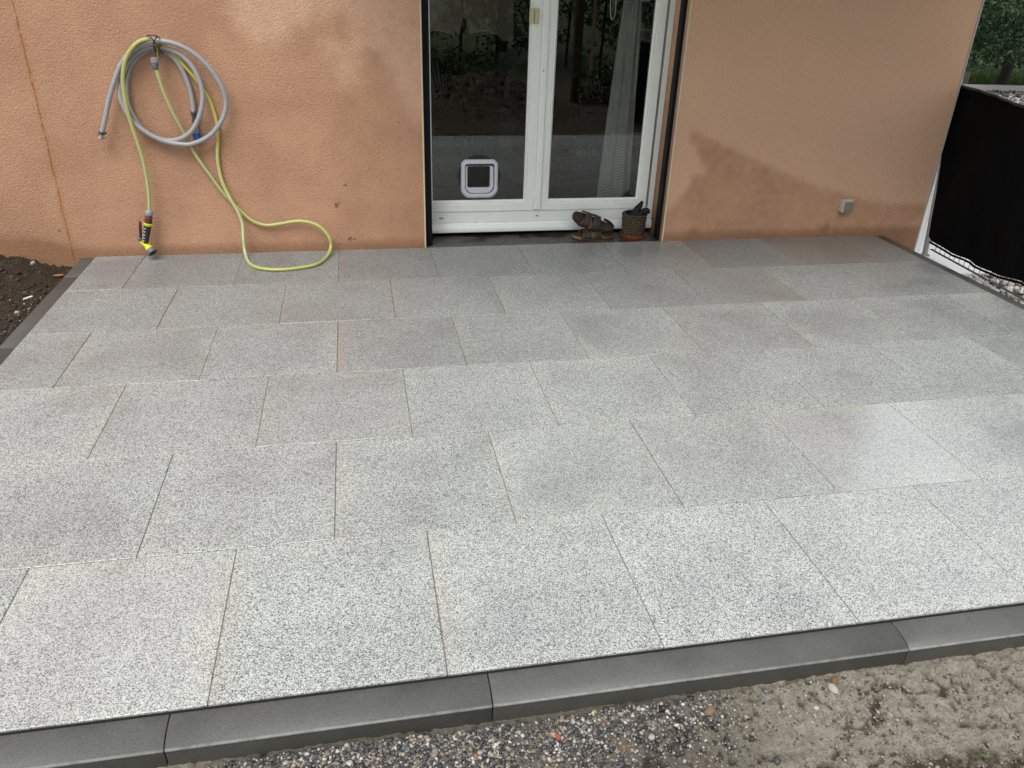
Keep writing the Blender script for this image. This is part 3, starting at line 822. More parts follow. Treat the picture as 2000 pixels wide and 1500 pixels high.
def dining_chair(x, y, lab):
    t = empty('dining_chair', (x, y, .02)); tag(t, lab, 'chair', 'dark dining chairs inside the room')
    MB().box(x - .21, x + .21, y - .22, y + .20, .44, .48).build('seat', INNERDARK, t, bevel=.01)
    out = []
    for q in range(17):
        a_ = math.pi * q / 16
        out.append((x + .215 * math.cos(a_), .985 + .135 * math.sin(a_) ** .8))
    out = [(x + .20, .50)] + out + [(x - .20, .50)]
    mb = MB(); mb.loft([[(px, yy, pz + .02) for px, pz in out] for yy in (y + .19, y + .225)])
    mb.build('backrest', INNERDARK, t, bevel=.005)
    for sx in (-.18, .18):
        for sy in (-.19, .17):
            MB().box(x + sx - .018, x + sx + .018, y + sy - .018, y + sy + .018, .02, .44).build('leg', INNERDARK, t)
    return t
dining_chair(2.50, 3.2, 'dark round-backed chair inside, behind the left edge of the left pane')
dining_chair(2.97, 3.2, 'dark round-backed chair inside, above the middle of the cat flap pane')
dining_chair(3.42, 3.0, 'dark round-backed chair inside, behind the meeting stiles of the door')
sb = empty('sideboard', (3.1, 4.0, .02)); tag(sb, 'low dark sideboard inside the room behind the chairs', 'sideboard')
MB().box(1.6, 4.6, 3.85, 4.3, .06, .98).build('body', INNERDARK, sb, bevel=.01)
MB().box(1.57, 4.63, 3.82, 4.33, .98, 1.005).build('top', INNERDARK, sb, bevel=.004)
cb = empty('dark_block', (4.5, 4.9, .02)); tag(cb, 'tall dark block added inside the room to blacken the right pane', 'dark_block')
MB().box(3.62, 5.55, 4.45, 5.15, .02, 2.3).build('body', INNERDARK, cb, bevel=.01)  # added to cover the lit back wall so the right pane stays black
for k_ in range(3): MB().box(3.64 + k_ * .64, 4.26 + k_ * .64, 4.425, 4.449, .06, 2.27).build('door', INNERDARK, cb, bevel=.004)
fg = MB(); fg.box(2.76, 2.93, 3.93, 4.06, 1.005, 1.09)
fg.lathe((2.86, 4.0, 1.09), (0, 0, 1), [(0, .045), (.03, .05), (.07, .035), (.09, .02), (.11, .028), (.135, .024), (.15, .006)], 14)
fo = fg.build('figurine', INNERDARK, smooth=True, bevel=.003); tag(fo, 'small dark figurine on a block on the sideboard inside', 'ornament')
ar = empty('armchair', (3.55, 1.9, .02)); tag(ar, 'big black armchair with a rounded back inside the right pane', 'armchair')
mb = MB()
out = [(3.0, .2)] + [(3.45 + .50 * math.cos(math.pi * (1 - q / 20)), .62 + .50 * math.sin(math.pi * q / 20) ** .6) for q in range(21)] + [(3.98, .2)]
mb.loft([[(px, yy, pz) for px, pz in out] for yy in (1.85, 2.1)]); mb.build('backrest', INNERDARK, ar, bevel=.04, seg=2)
MB().box(2.95, 4.05, 1.25, 1.9, .12, .5).build('seat', INNERDARK, ar, bevel=.05, seg=2)
for xx in (2.90, 3.98): MB().box(xx, xx + .14, 1.25, 2.0, .12, .64).build('arm', INNERDARK, ar, bevel=.04, seg=2)

# ------------------------------------------------------------------ tap and hoses
tap = empty('garden_tap', (.575, -.05, 1.2)); tag(tap, 'old brass tap on the wall behind the coiled hoses, bound with dark wire', 'tap')
mb = MB(); mb.lathe((.583, 0, 1.232), (0, -1, 0), [(0, .026), (.006, .026), (.008, .013), (.075, .013)], 16)
mb.lathe((.583, -.072, 1.236), (0, 0, -1), [(-.03, .010), (-.005, .015), (.02, .015), (.025, .010), (.04, .010), (.042, .014), (.05, .014), (.052, .011), (.066, .011), (.068, .0085)], 14)
mb.build('tap_body', BRASS, tap, smooth=True)
mb = MB(); mb.tube(catmull([(.55, -.112, 1.286), (.572, -.118, 1.275), (.590, -.118, 1.245), (.602, -.112, 1.215), (.612, -.09, 1.195), (.60, -.05, 1.20)], 5), .0035, 6)
mb.tube(catmull([(.600, -.108, 1.282), (.588, -.118, 1.262), (.577, -.116, 1.235), (.580, -.1, 1.2)], 5), .0035, 6)
mb.tube(catmull([(.545, -.1, 1.282), (.57, -.112, 1.288), (.60, -.108, 1.284), (.612, -.095, 1.27)], 5), .0035, 6)
mb.build('tie_wire', BLACKRUB, tap, smooth=True)

GREY = [(0.198,-0.060,0.752),(0.233,-0.060,0.832),(0.288,-0.060,0.968),(0.370,-0.065,1.120),(0.446,-0.070,1.200),(0.519,-0.075,1.242),(0.597,-0.080,1.257),(0.679,-0.080,1.245),(0.767,-0.075,1.201),(0.849,-0.070,1.117),(0.902,-0.065,1.011),(0.911,-0.060,0.922),(0.877,-0.060,0.833),(0.794,-0.060,0.743),(0.687,-0.060,0.696),(0.607,-0.060,0.696),(0.522,-0.060,0.717),(0.442,-0.060,0.764),(0.376,-0.058,0.832),(0.340,-0.050,0.928),(0.342,-0.042,1.003),(0.383,-0.040,1.099),(0.456,-0.042,1.183),(0.547,-0.048,1.222),(0.623,-0.050,1.218),(0.703,-0.055,1.183),(0.759,-0.060,1.114),(0.786,-0.065,1.029),(0.785,-0.068,0.943),(0.744,-0.070,0.835),(0.677,-0.068,0.753),(0.587,-0.045,0.714),(0.497,-0.030,0.723),(0.418,-0.028,0.778),(0.369,-0.024,0.887),(0.368,-0.022,0.982),(0.384,-0.020,1.059),(0.434,-0.020,1.143),(0.519,-0.020,1.201),(0.595,-0.020,1.202),(0.655,-0.022,1.162),(0.693,-0.024,1.091),(0.715,-0.026,1.004),(0.721,-0.028,0.917),(0.718,-0.028,0.873)]
YEL = [(0.558,-0.090,1.125),(0.569,-0.090,1.079),(0.580,-0.085,1.002),(0.603,-0.075,0.903),(0.631,-0.060,0.813),(0.665,-0.035,0.706),(0.699,-0.030,0.612),(0.755,-0.022,0.504),(0.813,-0.018,0.399),(0.875,-0.018,0.316),(0.932,-0.020,0.247),(0.980,-0.022,0.207),(1.053,-0.025,0.183),(1.142,-0.030,0.192),(1.242,-0.035,0.208),(1.331,-0.045,0.199),(1.396,-0.060,0.167),(1.441,-0.075,0.105),(1.445,-0.090,0.044),(1.415,-0.188,0.012),(1.358,-0.318,0.012),(1.254,-0.375,0.012),(1.128,-0.395,0.012),(1.021,-0.352,0.012),(0.954,-0.258,0.012),(0.916,-0.120,0.035),(0.912,-0.090,0.119),(0.914,-0.060,0.201),(0.896,-0.050,0.279),(0.862,-0.042,0.355),(0.829,-0.030,0.441),(0.815,-0.022,0.525),(0.815,-0.020,0.609),(0.828,-0.018,0.702),(0.839,-0.018,0.785),(0.830,-0.018,0.867),(0.809,-0.020,0.956),(0.762,-0.020,1.043),(0.714,-0.020,1.110),(0.674,-0.022,1.162),(0.646,-0.040,1.202),(0.624,-0.055,1.235),(0.591,-0.060,1.255),(0.554,-0.085,1.266),(0.507,-0.095,1.256),(0.463,-0.100,1.225),(0.419,-0.100,1.169),(0.385,-0.095,1.086),(0.370,-0.090,0.991),(0.370,-0.090,0.896),(0.377,-0.085,0.807),(0.391,-0.080,0.706),(0.402,-0.075,0.602),(0.402,-0.070,0.497),(0.396,-0.070,0.392),(0.382,-0.070,0.299)]
gh = empty('grey_hose', (.6, -.05, .7)); tag(gh, 'thick grey hose coiled in loops over the wall tap', 'hose')
mb = MB(); mb.tube(catmull(GREY, 8), .0138, 14, uv=True); mb.build('hose', HOSEG, gh, smooth=True)
# end fittings
d = Vector((-.013, 0, -.038)).normalized()
p = Vector((.203, -.06, .764))
mb = MB(); mb.lathe(p, d, [(-.004, .0155), (.000, .0170), (.012, .0170), (.014, .0155)], 16); mb.obox(p + Vector((.018, -.004, -.006)), (.008, 0, 0), (0, .005, 0), (0, 0, .006))
mb.build('hose_clamp', DARKSTEEL, gh, smooth=True)
mb = MB(); mb.lathe(p + d * .014, d, [(0, .010), (.012, .010), (.013, .021), (.019, .022), (.021, .018), (.0215, .012)], 18); mb.build('hose_coupling', STEEL, gh, smooth=True)
p = Vector((.718, -.028, .873)); d = Vector((-.06, 0, -1)).normalized()
mb = MB(); mb.lathe(p, d, [(-.004, .015), (0, .0172), (.014, .0172), (.016, .0155)], 16); mb.obox(p + Vector((.02, -.005, -.008)), (.007, 0, 0), (0, .005, 0), (0, 0, .007))
mb.build('hose_clamp', DARKSTEEL, gh, smooth=True)
mb = MB(); mb.lathe(p + d * .016, d, [(0, .0125), (.025, .0125), (.026, .015), (.040, .015), (.042, .011), (.062, .0115), (.064, .016)], 16); mb.build('hose_coupling', DARKSTEEL, gh, smooth=True)
mb = MB(); mb.lathe(p + d * .078, d, [(0, .012), (.003, .021), (.040, .022), (.046, .018)], 16); mb.build('hose_connector', GREYPL, gh, smooth=True)
mb = MB(); mb.lathe(p + d * .124, Vector((.25, -.1, -1)), [(0, .0215), (.028, .0215), (.034, .019)], 16); mb.build('blue_ring', BLUEPL, gh, smooth=True)

yh = empty('yellow_hose', (.75, -.06, .02)); tag(yh, 'thin yellow and green striped hose drooping from the tap into a loop on the tiles', 'hose')
mb = MB(); mb.tube(catmull(YEL, 8), .0104, 14, uv=True, twist=.22); mb.build('hose', HOSEY, yh, smooth=True)
p = Vector((.566, -.09, 1.172)); d = Vector((-.12, 0, -1)).normalized()
mb = MB(); mb.lathe(p, d, [(0, .013), (.002, .0195), (.026, .0195), (.028, .017)], 16)
for q in range(10):
    a_ = 2 * math.pi * q / 10
    mb.obox(p + d * .014 + Vector((math.cos(a_) * .0195, math.sin(a_) * .0195, 0)), (.002, 0, 0), (0, .002, 0), (0, 0, .011))
mb.build('tap_connector', GREYPL, yh, smooth=True)
mb = MB(); mb.lathe(p + d * .028, d, [(0, .0155), (.004, .0175), (.030, .0165), (.036, .0125)], 16); mb.build('connector_nut', MIDGREY, yh, smooth=True)

# spray gun hanging on the yellow hose
sg = empty('spray_gun', (.345, -.07, .04)); tag(sg, 'yellow and black spray nozzle hanging at the end of the striped hose', 'spray gun')
def seg(name, a_, b_, prof, mat, n=18):
    a_ = Vector(a_); b_ = Vector(b_)
    mb = MB(); mb.lathe(a_, b_ - a_, prof, n); return mb.build(name, mat, sg, smooth=True)
seg('hose_nut', (.382, -.07, .306), (.376, -.07, .272), [(0, .013), (.004, .020), (.014, .0225), (.030, .0225), (.034, .019)], GREYPL)
seg('collar', (.3755, -.07, .2715), (.3625, -.07, .2265), [(0, .0175), (.002, .020), (.010, .0205), (.047, .0225)], MAROON)
seg('collar_band', (.3735, -.07, .2635), (.3715, -.07, .2565), [(0, .0206), (.001, .0221), (.006, .0224), (.0073, .021)], REDPL)
seg('neck_ring', (.3628, -.07, .2275), (.3578, -.07, .2095), [(0, .022), (.003, .0262), (.013, .0262), (.0187, .0215)], YELPL)
seg('grip', (.3575, -.07, .2095), (.3265, -.07, .100), [(0, .0215), (.02, .0215), (.06, .0185), (.095, .0165), (.112, .015)], BLACKPL)
for q in range(5):
    c_ = Vector((.3425 - .0058 * q, -.0905 + .0010 * q, .1965 - .0195 * q))
    MB().obox(c_, (.0058, 0, -.0028), (0, .0022, 0), (.0014, 0, .0032)).build('grip_stud', PALEPL, sg, bevel=.001)
mb = MB(); mb.tube(catmull([(.318, -.074, .240), (.3175, -.076, .225), (.313, -.078, .19), (.309, -.078, .16), (.303, -.076, .135)], 4), [.006] * 4 + [.0085] * 8 + [.0075] * 5, 10)
mb.build('trigger', BLACKPL, sg, smooth=True)
mb = MB(); mb.lathe((.2975, -.085, .129), (0, 1, 0), [(0, .010), (.002, .013), (.028, .013), (.030, .010)], 16); mb.lathe((.304, -.09, .134), (0, 1, 0), [(0, .003), (.006, .003)], 8)
mb.build('pivot', MIDGREY, sg, smooth=True)
mb = MB(); pts = catmull([(.299, -.07, .117), (.306, -.072, .104), (.320, -.075, .092), (.332, -.079, .084), (.343, -.086, .074), (.352, -.093, .064)], 4)
k_ = len(pts); mb.tube(pts, [.0105 + (.0005 if i < 8 else 0) + max(0, i - 8) / (k_ - 9) * .0175 for i in range(k_)], 18)
mb.build('spray_head', YELPL, sg, smooth=True)
ndir = Vector((.52, -.42, -.62)).normalized()
p = Vector((.350, -.091, .066))
mb = MB(); mb.lathe(p, ndir, [(-.002, .024), (0, .0285), (.003, .031), (.026, .031), (.029, .0295), (.030, .026), (.027, .0255)], 24, caps=False)
mb.build('nozzle_ring', MIDGREY, sg, smooth=True)
mb = MB(); mb.lathe(p, ndir, [(.0265, .0258), (.0262, .012), (.028, .010), (.028, .0001)], 24); mb.build('nozzle_face', BLACKPL, sg, smooth=True)

# ------------------------------------------------------------------ wall socket
so = empty('wall_socket', (5.13, 0, .235)); tag(so, 'small grey weatherproof switch box low on the right wall', 'switch box')
MB().box(5.086, 5.170, -.050, -.0005, .190, .277).build('box', simple('box_grey', (0.45, 0.45, 0.42), .5, var=.15), so, bevel=.005, seg=2)
lid = MB().box(5.096, 5.164, -.060, -.0495, .200, .268).build('lid', simple('lid_olive', (0.20, 0.215, 0.15), .45, var=.12), so, bevel=.006, seg=2)
HINGE = simple('hinge_pale', (.6, .56, .5), .5)
for xx in (5.100, 5.158):
    mb = MB(); mb.lathe((xx, -.048, .279), (1, 0, 0), [(-.008, .0045), (.008, .0045)], 10); mb.build('hinge', HINGE, so, smooth=True)

# ------------------------------------------------------------------ sandals and plant pot on the door step
def foot_outline(n=40, L=.315, W=.118):
    out = []
    for i in range(n):
        t = 2 * math.pi * i / n
        u = math.cos(t); v = math.sin(t)
        x = L / 2 * u                                   # toe at -x
        wd = W / 2 * (0.86 + 0.16 * (-u) - 0.10 * math.cos(2 * t) * 0)
        waist = 1 - 0.16 * math.exp(-((x - .025) / .05) ** 2)
        y = wd * waist * (abs(v) ** .72) * (1 if v >= 0 else -1)
        out.append((x, y))
    return out
def sandal(name, origin, ax, nrm, label, solemat):
    ax = Vector(ax).normalized(); nz = Vector(nrm); nz = (nz - ax * nz.dot(ax)).normalized(); ay = nz.cross(ax)
    o = Vector(origin)
    def W(x, y, z): return o + ax * x + ay * y + nz * z
    t = empty(name, tuple(o)); tag(t, label, 'sandal', 'pair of brown sandals on the door step')
    ol = foot_outline()
    def lift(x): return .012 * max(0, (-x - .06) / .09) ** 2 + .004 * max(0, (x - .1) / .05)
    def hz(x): return .022 + .010 * max(0, min(1, (x + .05) / .15))
    mb = MB()
    mb.loft([[W(x * .96, y * .93, lift(x)) for x, y in ol], [W(x, y, .004 + lift(x)) for x, y in ol], [W(x * 1.0, y, hz(x) * .8 + lift(x)) for x, y in ol], [W(x * .985, y * .97, hz(x) + lift(x)) for x, y in ol]])
    mb.build('sole', solemat, t, smooth=True)
    mb = MB(); mb.loft([[W(x * .985, y * .97, hz(x) + .0004 + lift(x)) for x, y in ol], [W(x * .99, y * .975, hz(x) + .005 + lift(x)) for x, y in ol],
                        [W(x * .95, y * .90, hz(x) + .0065 + lift(x)) for x, y in ol], [W(x * .5, y * .5, hz(x) + .0035 + lift(x)) for x, y in ol]])
    mb.build('insole', INSOLE, t, smooth=True)
    def strap(x0, x1, hgt, wid, mat, nm='strap', th=.003):
        mb = MB(); rings = []
        for i in range(15):
            s = i / 14; a_ = math.pi * s
            y = -.060 * math.cos(a_) * (1.0); z = .016 + hgt * math.sin(a_) ** .75
            x = x0 + (x1 - x0) * s
            up = Vector((0, -math.cos(a_) * .9, math.sin(a_) + .15)).normalized()
            c_ = [(x - wid / 2, 0), (x + wid / 2, 0), (x + wid / 2, th), (x - wid / 2, th)]
            rings.append([W(q, y + up.y * h, z + up.z * h) for q, h in c_])
        mb.loft(rings); return mb.build(nm, mat, t, smooth=True, bevel=.001)
    strap(-.088, -.020, .046, .040, LEATHER)
    strap(-.012, -.078, .049, .040, STRAPTAN)
    strap(-.048, -.044, .053, .034, LEATHER)
    strap(.012, .002, .058, .040, LEATHER)
    strap(.036, .026, .056, .022, LEATHER)
    # low side wall towards the heel
    mb = MB(); rings = []
    for i in range(13):
        a_ = -1.35 + 2.7 * i / 12
        x = .050 + .100 * math.cos(a_); y = .052 * math.sin(a_) / math.sin(1.35)
        h_ = .010 + .016 * max(0, math.cos(a_ * .9))
        rings.append([W(x, y, .026), W(x * 1.01, y * 1.03, .026), W(x * 1.01, y * 1.03, .034 + h_), W(x, y, .034 + h_)])
    mb.loft(rings); mb.build('heel_rim', LEATHER, t, smooth=True)
    return t
sandal('sandal', (3.268, .112, -.003), (1, .05, 0), (0, 0, 1), 'brown strappy sandal lying flat on the door step under its twin', SOLE)
sandal('sandal', (3.256, .128, .094), (.92, -.13, -.33), (.24, -.66, .64), 'brown strappy sandal resting tilted on top of the other one', simple('dark_sole', (0.05, 0.028, 0.022), 0.55, var=.2, scale=25))

pot = empty('plant_pot', (3.563, .105, -.004)); tag(pot, 'small plant pot wrapped in dark twisted rope beside the sandals', 'plant pot')
px_, py_ = 3.563, .105
nr, na = 100, 120
vv = np.zeros((nr + 1, na, 3)); zz = np.linspace(.016, .176, nr + 1)
A_ = np.linspace(0, 2 * np.pi, na, endpoint=False)
for i, z in enumerate(zz):
    t = (z - .016) / .16
    row = t * 8
    base = .070 + .012 * t
    cx_ = np.abs(np.sin(np.pi * row)) ** .6
    strand = np.sin(A_ * 17 + (row % 1) * 4.2 + int(row) * 1.9)
    r_ = base + .006 * cx_ + .0042 * strand * cx_
    vv[i, :, 0] = px_ + r_ * np.cos(A_); vv[i, :, 1] = py_ + r_ * np.sin(A_); vv[i, :, 2] = z + .0012 * np.sin(A_ * 3)
ii = np.arange((nr + 1) * na).reshape(nr + 1, na)
qd = np.stack([ii[:-1], np.roll(ii, -1, 1)[:-1], np.roll(ii, -1, 1)[1:], ii[1:]], -1).reshape(-1, 4)
mesh_np('rope_cover', vv.reshape(-1, 3), qd, ROPE, pot, smooth=True)
mb = MB(); mb.lathe((px_, py_, .012), (0, 0, 1), [(0, .066), (.158, .079), (.166, .080), (.166, .074), (.13, .070), (.128, .001)], 32)
mb.build('pot_liner', BLACKPL, pot, smooth=True)
sa = MB(); sa.lathe((px_, py_, -.004), (0, 0, 1), [(0, .074), (.004, .080), (.030, .094), (.034, .0945), (.034, .090), (.012, .078), (.011, .001)], 40)
tag(sa.build('saucer', TERRA, smooth=True), 'round terracotta saucer under the rope-wrapped pot', 'saucer')
mb = MB()
mb.tube(catmull([(3.555, .10, .140), (3.565, .10, .176), (3.578, .098, .205), (3.592, .095, .232), (3.606, .092, .262)], 5), [.026] * 4 + [.030] * 5 + [.026] * 4 + [.019] * 4 + [.013] * 3 + [.008], 12)
mb.tube(catmull([(3.585, .09, .140), (3.605, .082, .178), (3.626, .075, .200), (3.640, .066, .198), (3.640, .060, .180)], 5), [.024] * 6 + [.022] * 8 + [.019] * 5 + [.013, .008], 12)
mb.tube(catmull([(3.530, .09, .140), (3.545, .075, .168), (3.572, .060, .178), (3.60, .052, .170)], 5), [.022] * 8 + [.019] * 6 + [.012, .008], 12)
mb.tube(catmull([(3.60, .13, .14), (3.625, .125, .175), (3.640, .115, .186), (3.652, .105, .172)], 5), [.02] * 12 + [.016] * 2 + [.013, .008], 12)
tag(mb.build('glove', GLOVE, smooth=True), 'limp black glove stuffed in the rope-wrapped pot', 'glove')

# ------------------------------------------------------------------ fence on the right
fe = empty('mesh_fence', (5.878, -.073, -.19)); tag(fe, 'wire mesh fence on galvanised posts along the right of the terrace', 'fence')
SL = .094
def FX(y): return 5.880 + SL * (y + .05)
for y in (-.073, -2.55, -5.05):
    # the end post leans back towards the house corner
    top = Vector((5.868, .086, 1.06)) if y > -1 else Vector((FX(y), y, 1.06))
    bot = Vector((5.868, -.083, -.35)) if y > -1 else Vector((FX(y), y, -.35))
    L = (top - bot).length; dr = (top - bot) / L
    mb = MB(); mb.lathe(bot, dr, [(0, .0205), (L, .0205), (L + .01, .023), (L + .03, .021), (L + .035, .01)], 18)
    po = mb.build('post', GALV, fe, smooth=True)
    for z in (.21, .31, .47, .65, .83, 1.01, 1.19):
        c_ = bot + dr * z
        cl = MB(); cl.lathe(c_ - dr * .007, dr, [(0, .0225), (.014, .0225)], 14); cl.build('clip', GALV, po)
        MB().obox(c_ + Vector((.004, -.034, 0)), (.004, 0, 0), (0, .012, 0), (0, 0, .006)).build('hook', GALV, po)
wire_me = None
for k in range(84):
    y = -.15 - .058 * k
    if wire_me is None:
        mb = MB(); mb.tube([(0, 0, -.095), (0, 0, .98)], .0022, 5)
        o = mb.build('wire', WIRE, fe); wire_me = o.data
    else:
        o = bpy.data.objects.new('wire', wire_me); COL.objects.link(o); o.parent = fe
    o.location = Vector((FX(y), y, 0)) - fe.location
for z in (-.093, .10, .30, .50, .70, .90):
    for dx in ((-.006, .006) if z < 0 else (.006,)):
        mb = MB(); mb.tube([(FX(-.10) + dx, -.10, z), (FX(-5.0) + dx, -5.0, z)], .0042 if z < 0 else .003, 6)
        mb.build('rail_wire', WIRE, fe)
# black privacy sheet tied to the fence, drooping at its top and lower edge
nu, nv = 120, 40
vv = np.zeros((nv + 1, nu + 1, 3))
for i in range(nu + 1):
    y = .10 - 5.1 * i / nu
    s_ = i / nu
    bot = np.interp(y, [-5, -1.6, -1.08, -.79, -.46, -.27, -.115, .1], [-.06, .02, .017, -.016, -.027, -.023, -.002, .3])
    if y > -.12: bot = np.interp(y, [-.12, -.064, -.016, .03, .10], [-.005, .16, .339, .589, .866])
    top = np.interp(y, [-5, -.6, -.27, -.046, .12], [.95, 1.010, 1.034, 1.048, 1.056])
    for j in range(nv + 1):
        t = j / nv
        z = bot + (top - bot) * t
        fold = .016 * math.sin(y * 9 + z * 4) + .007 * math.sin(y * 41 + z * 2.2) * t + .012 * math.sin(y * 23 + 1.3 - z * 7) * (1 - t) + .02 * t ** 6
        vv[j, i] = (FX(y) - .040 + fold, y, z)
ii = np.arange((nu + 1) * (nv + 1)).reshape(nv + 1, nu + 1)
qd = np.stack([ii[:-1, :-1], ii[:-1, 1:], ii[1:, 1:], ii[1:, :-1]], -1).reshape(-1, 4)
shv = vv.reshape(-1, 3)
sheet = mesh_np('privacy_sheet', shv, qd, SHEET, smooth=True)
tag(sheet, 'black plastic privacy sheet tied along the wire mesh fence', 'privacy sheet')
hem = MB(); hem.tube([Vector(vv[nv, i]) + Vector((-.012, 0, .004)) for i in range(0, nu + 1, 2)], .011, 8); hem.build('top_hem', simple('hem_gloss', (0.02, 0.021, 0.023), 0.22, 0.6), sheet, smooth=True)
hem = MB(); hem.tube([Vector(vv[0, i]) + Vector((-.004, 0, -.012 + 0)) for i in range(6, nu + 1, 2)], .008, 8); hem.build('bottom_hem', SHEET, sheet, smooth=True)

# white panel and slab behind the fence
wp = empty('white_screen', (6.2, .06, -.2)); tag(wp, 'white ribbed panel on a white base behind the fence post', 'panel')
mb = MB()
prof = []
x = 5.826
while x < 6.75:
    prof += [(x, .055), (x + .055, .055), (x + .060, .061), (x + .070, .061), (x + .075, .055)]
    x += .075
mb.loft([[(px, py, z) for px, py in prof] for z in (-.20, .92)], close=False)
mb.build('ribbed_panel', WHITEPANEL, wp)
MB().box(5.826, 6.75, -.46, .050, -.24, -.150).build('base_slab', WHITEPANEL, wp, bevel=.01)

# ------------------------------------------------------------------ pebbles, clods, stones
def icosa():
    p = (1 + 5 ** .5) / 2
    v = np.array([(-1, p, 0), (1, p, 0), (-1, -p, 0), (1, -p, 0), (0, -1, p), (0, 1, p), (0, -1, -p), (0, 1, -p), (p, 0, -1), (p, 0, 1), (-p, 0, -1), (-p, 0, 1)], float)
    v /= np.linalg.norm(v[0])
    f = np.array([(0, 11, 5), (0, 5, 1), (0, 1, 7), (0, 7, 10), (0, 10, 11), (1, 5, 9), (5, 11, 4), (11, 10, 2), (10, 7, 6), (7, 1, 8), (3, 9, 4), (3, 4, 2), (3, 2, 6), (3, 6, 8), (3, 8, 9), (4, 9, 5), (2, 4, 11), (6, 2, 10), (8, 6, 7), (9, 8, 1)])
    return v, f
IV, IF = icosa()
def subdiv(v, f):
    v = list(map(tuple, v)); mid = {}; nf = []
    def m(a, b):
        k = (min(a, b), max(a, b))
        if k not in mid:
            q = np.array(v[a]) + np.array(v[b]); q /= np.linalg.norm(q); mid[k] = len(v); v.append(tuple(q))
        return mid[k]
    for a, b, c in f:
        x, y, z = m(a, b), m(b, c), m(c, a)
        nf += [(a, x, z), (b, y, x), (c, z, y), (x, y, z)]
    return np.array(v), np.array(nf)
SV, SF = subdiv(IV, IF)
def pebbles(name, pos, size, mat, flat=.65, smooth=True, hi=False, jit=.28, parent=None):
    bv, bf = (SV, SF) if hi else (IV, IF)
    n = len(pos); k = len(bv)
    sc = size[:, None, None] * rng.uniform(.65, 1.25, (n, 1, 3)); sc[:, :, 2] *= flat
    v = bv[None] * (1 + rng.uniform(-jit, jit, (n, k, 1)) * (0.6 if hi else 1)) * sc
    a = rng.uniform(0, 2 * np.pi, n); b = rng.uniform(-.5, .5, n)
    ca, sa_ = np.cos(a)[:, None], np.sin(a)[:, None]; cb, sb_ = np.cos(b)[:, None], np.sin(b)[:, None]
    x, y, z = v[..., 0], v[..., 1], v[..., 2]
    y, z = y * cb - z * sb_, y * sb_ + z * cb
    x, y = x * ca - y * sa_, x * sa_ + y * ca
    V_ = np.stack([x, y, z], -1) + pos[:, None]
    F_ = bf[None] + (np.arange(n) * k)[:, None, None]
    return mesh_np(name, V_.reshape(-1, 3), F_.reshape(-1, 3), mat, parent, smooth)
# mixed gravel at the kerb
n = 26000
x = rng.uniform(1.0, 3.0, n); y = -3.742 - np.abs(rng.normal(0, .10, n))
dens = sstep(1.10, 1.45, x) * sstep(2.62, 2.30, x - .25 * (y + 3.74)) * (0.35 + .65 * sstep(.33, .48, fbm(x, y, 7, 3, 91)))
dens = np.maximum(dens, .035)
keep = rng.uniform(0, 1, n) < dens
x, y = x[keep], y[keep]
s = np.clip(rng.lognormal(math.log(.0031), .42, len(x)), .0014, .0095)
z = ground_z(x, y) + s * .25
o = pebbles('gravel', np.stack([x, y, z], -1), s, GRAVEL, .75); o['kind'] = 'stuff'
# soil crumbs and clods in front
n = 15000
x = rng.uniform(1.3, 3.62, n); y = rng.uniform(-4.2, -3.74, n)
keep = rng.uniform(0, 1, n) < .25 + .75 * sstep(.42, .6, fbm(x, y, 9, 3, 97))
x, y = x[keep], y[keep]
s = np.clip(rng.lognormal(math.log(.0021), .55, len(x)), .0009, .0085)
o = pebbles('soil_crumbs', np.stack([x, y, ground_z(x, y) + s * .05], -1), s, CLOD, .7, smooth=False, jit=.42); o['kind'] = 'stuff'
# dark crumbs on the left
n = 2600
x = rng.uniform(-1.0, -.095, n); y = rng.uniform(-1.5, -.01, n)
s = np.clip(rng.lognormal(math.log(.0045), .6, n), .0015, .022)
o = pebbles('dark_soil_crumbs', np.stack([x, y, ground_z(x, y) + s * .2], -1), s, DARKCLOD, .7, smooth=False); o['kind'] = 'stuff'
n = 120
x = rng.normal(-.16, .05, n); y = rng.uniform(-1.15, -.55, n)
k_ = x < -.10; x, y = x[k_], y[k_]
s = rng.uniform(.003, .007, len(x))
o = pebbles('left_gravel', np.stack([x, y, ground_z(x, y) + s * .4], -1), s, GRAVEL, .8); o['kind'] = 'stuff'
# pale round gravel right of the terrace, both sides of the fence
n = 9000
x = rng.uniform(5.53, 7.6, n); y = rng.uniform(-3.6, -.0, n)
k_ = ~((x > 5.80) & (x < 6.78) & (y > -.48)); x, y = x[k_], y[k_]
s = rng.uniform(.011, .024, len(x))
o = pebbles('pale_gravel', np.stack([x, y, ground_z(x, y) + s * rng.uniform(.2, 1.3, len(x))], -1), s, PALE, .65, hi=True, jit=.15); o['kind'] = 'stuff'

def stone(name, c, s, mat, label, cat, flat=.7, group=None):
    r2 = np.random.default_rng(int(abs(c[0] * 1000)) + 3)
    v = SV * (1 + r2.uniform(-.16, .16, (len(SV), 1))) * np.array(s)
    a = r2.uniform(0, 6.28); R_ = np.array([[math.cos(a), -math.sin(a), 0], [math.sin(a), math.cos(a), 0], [0, 0, 1]])
    v = v @ R_.T + np.array(c)
    o = mesh_np(name, v, SF, mat, None, smooth=False)
    tag(o, label, cat, group); return o
def gz(x, y): return float(ground_z(np.array([x]), np.array([y]))[0])
stone('brick_fragment', (2.062, -3.800, gz(2.062, -3.8) + .004), (.010, .008, .007), BRICKRED, 'small red brick chip lying in the dark gravel by the kerb', 'brick chip')
stone('stone', (1.748, -3.797, gz(1.748, -3.797) + .004), (.014, .011, .009), STONEGREY, 'rounded grey stone at the left end of the gravel', 'stone')
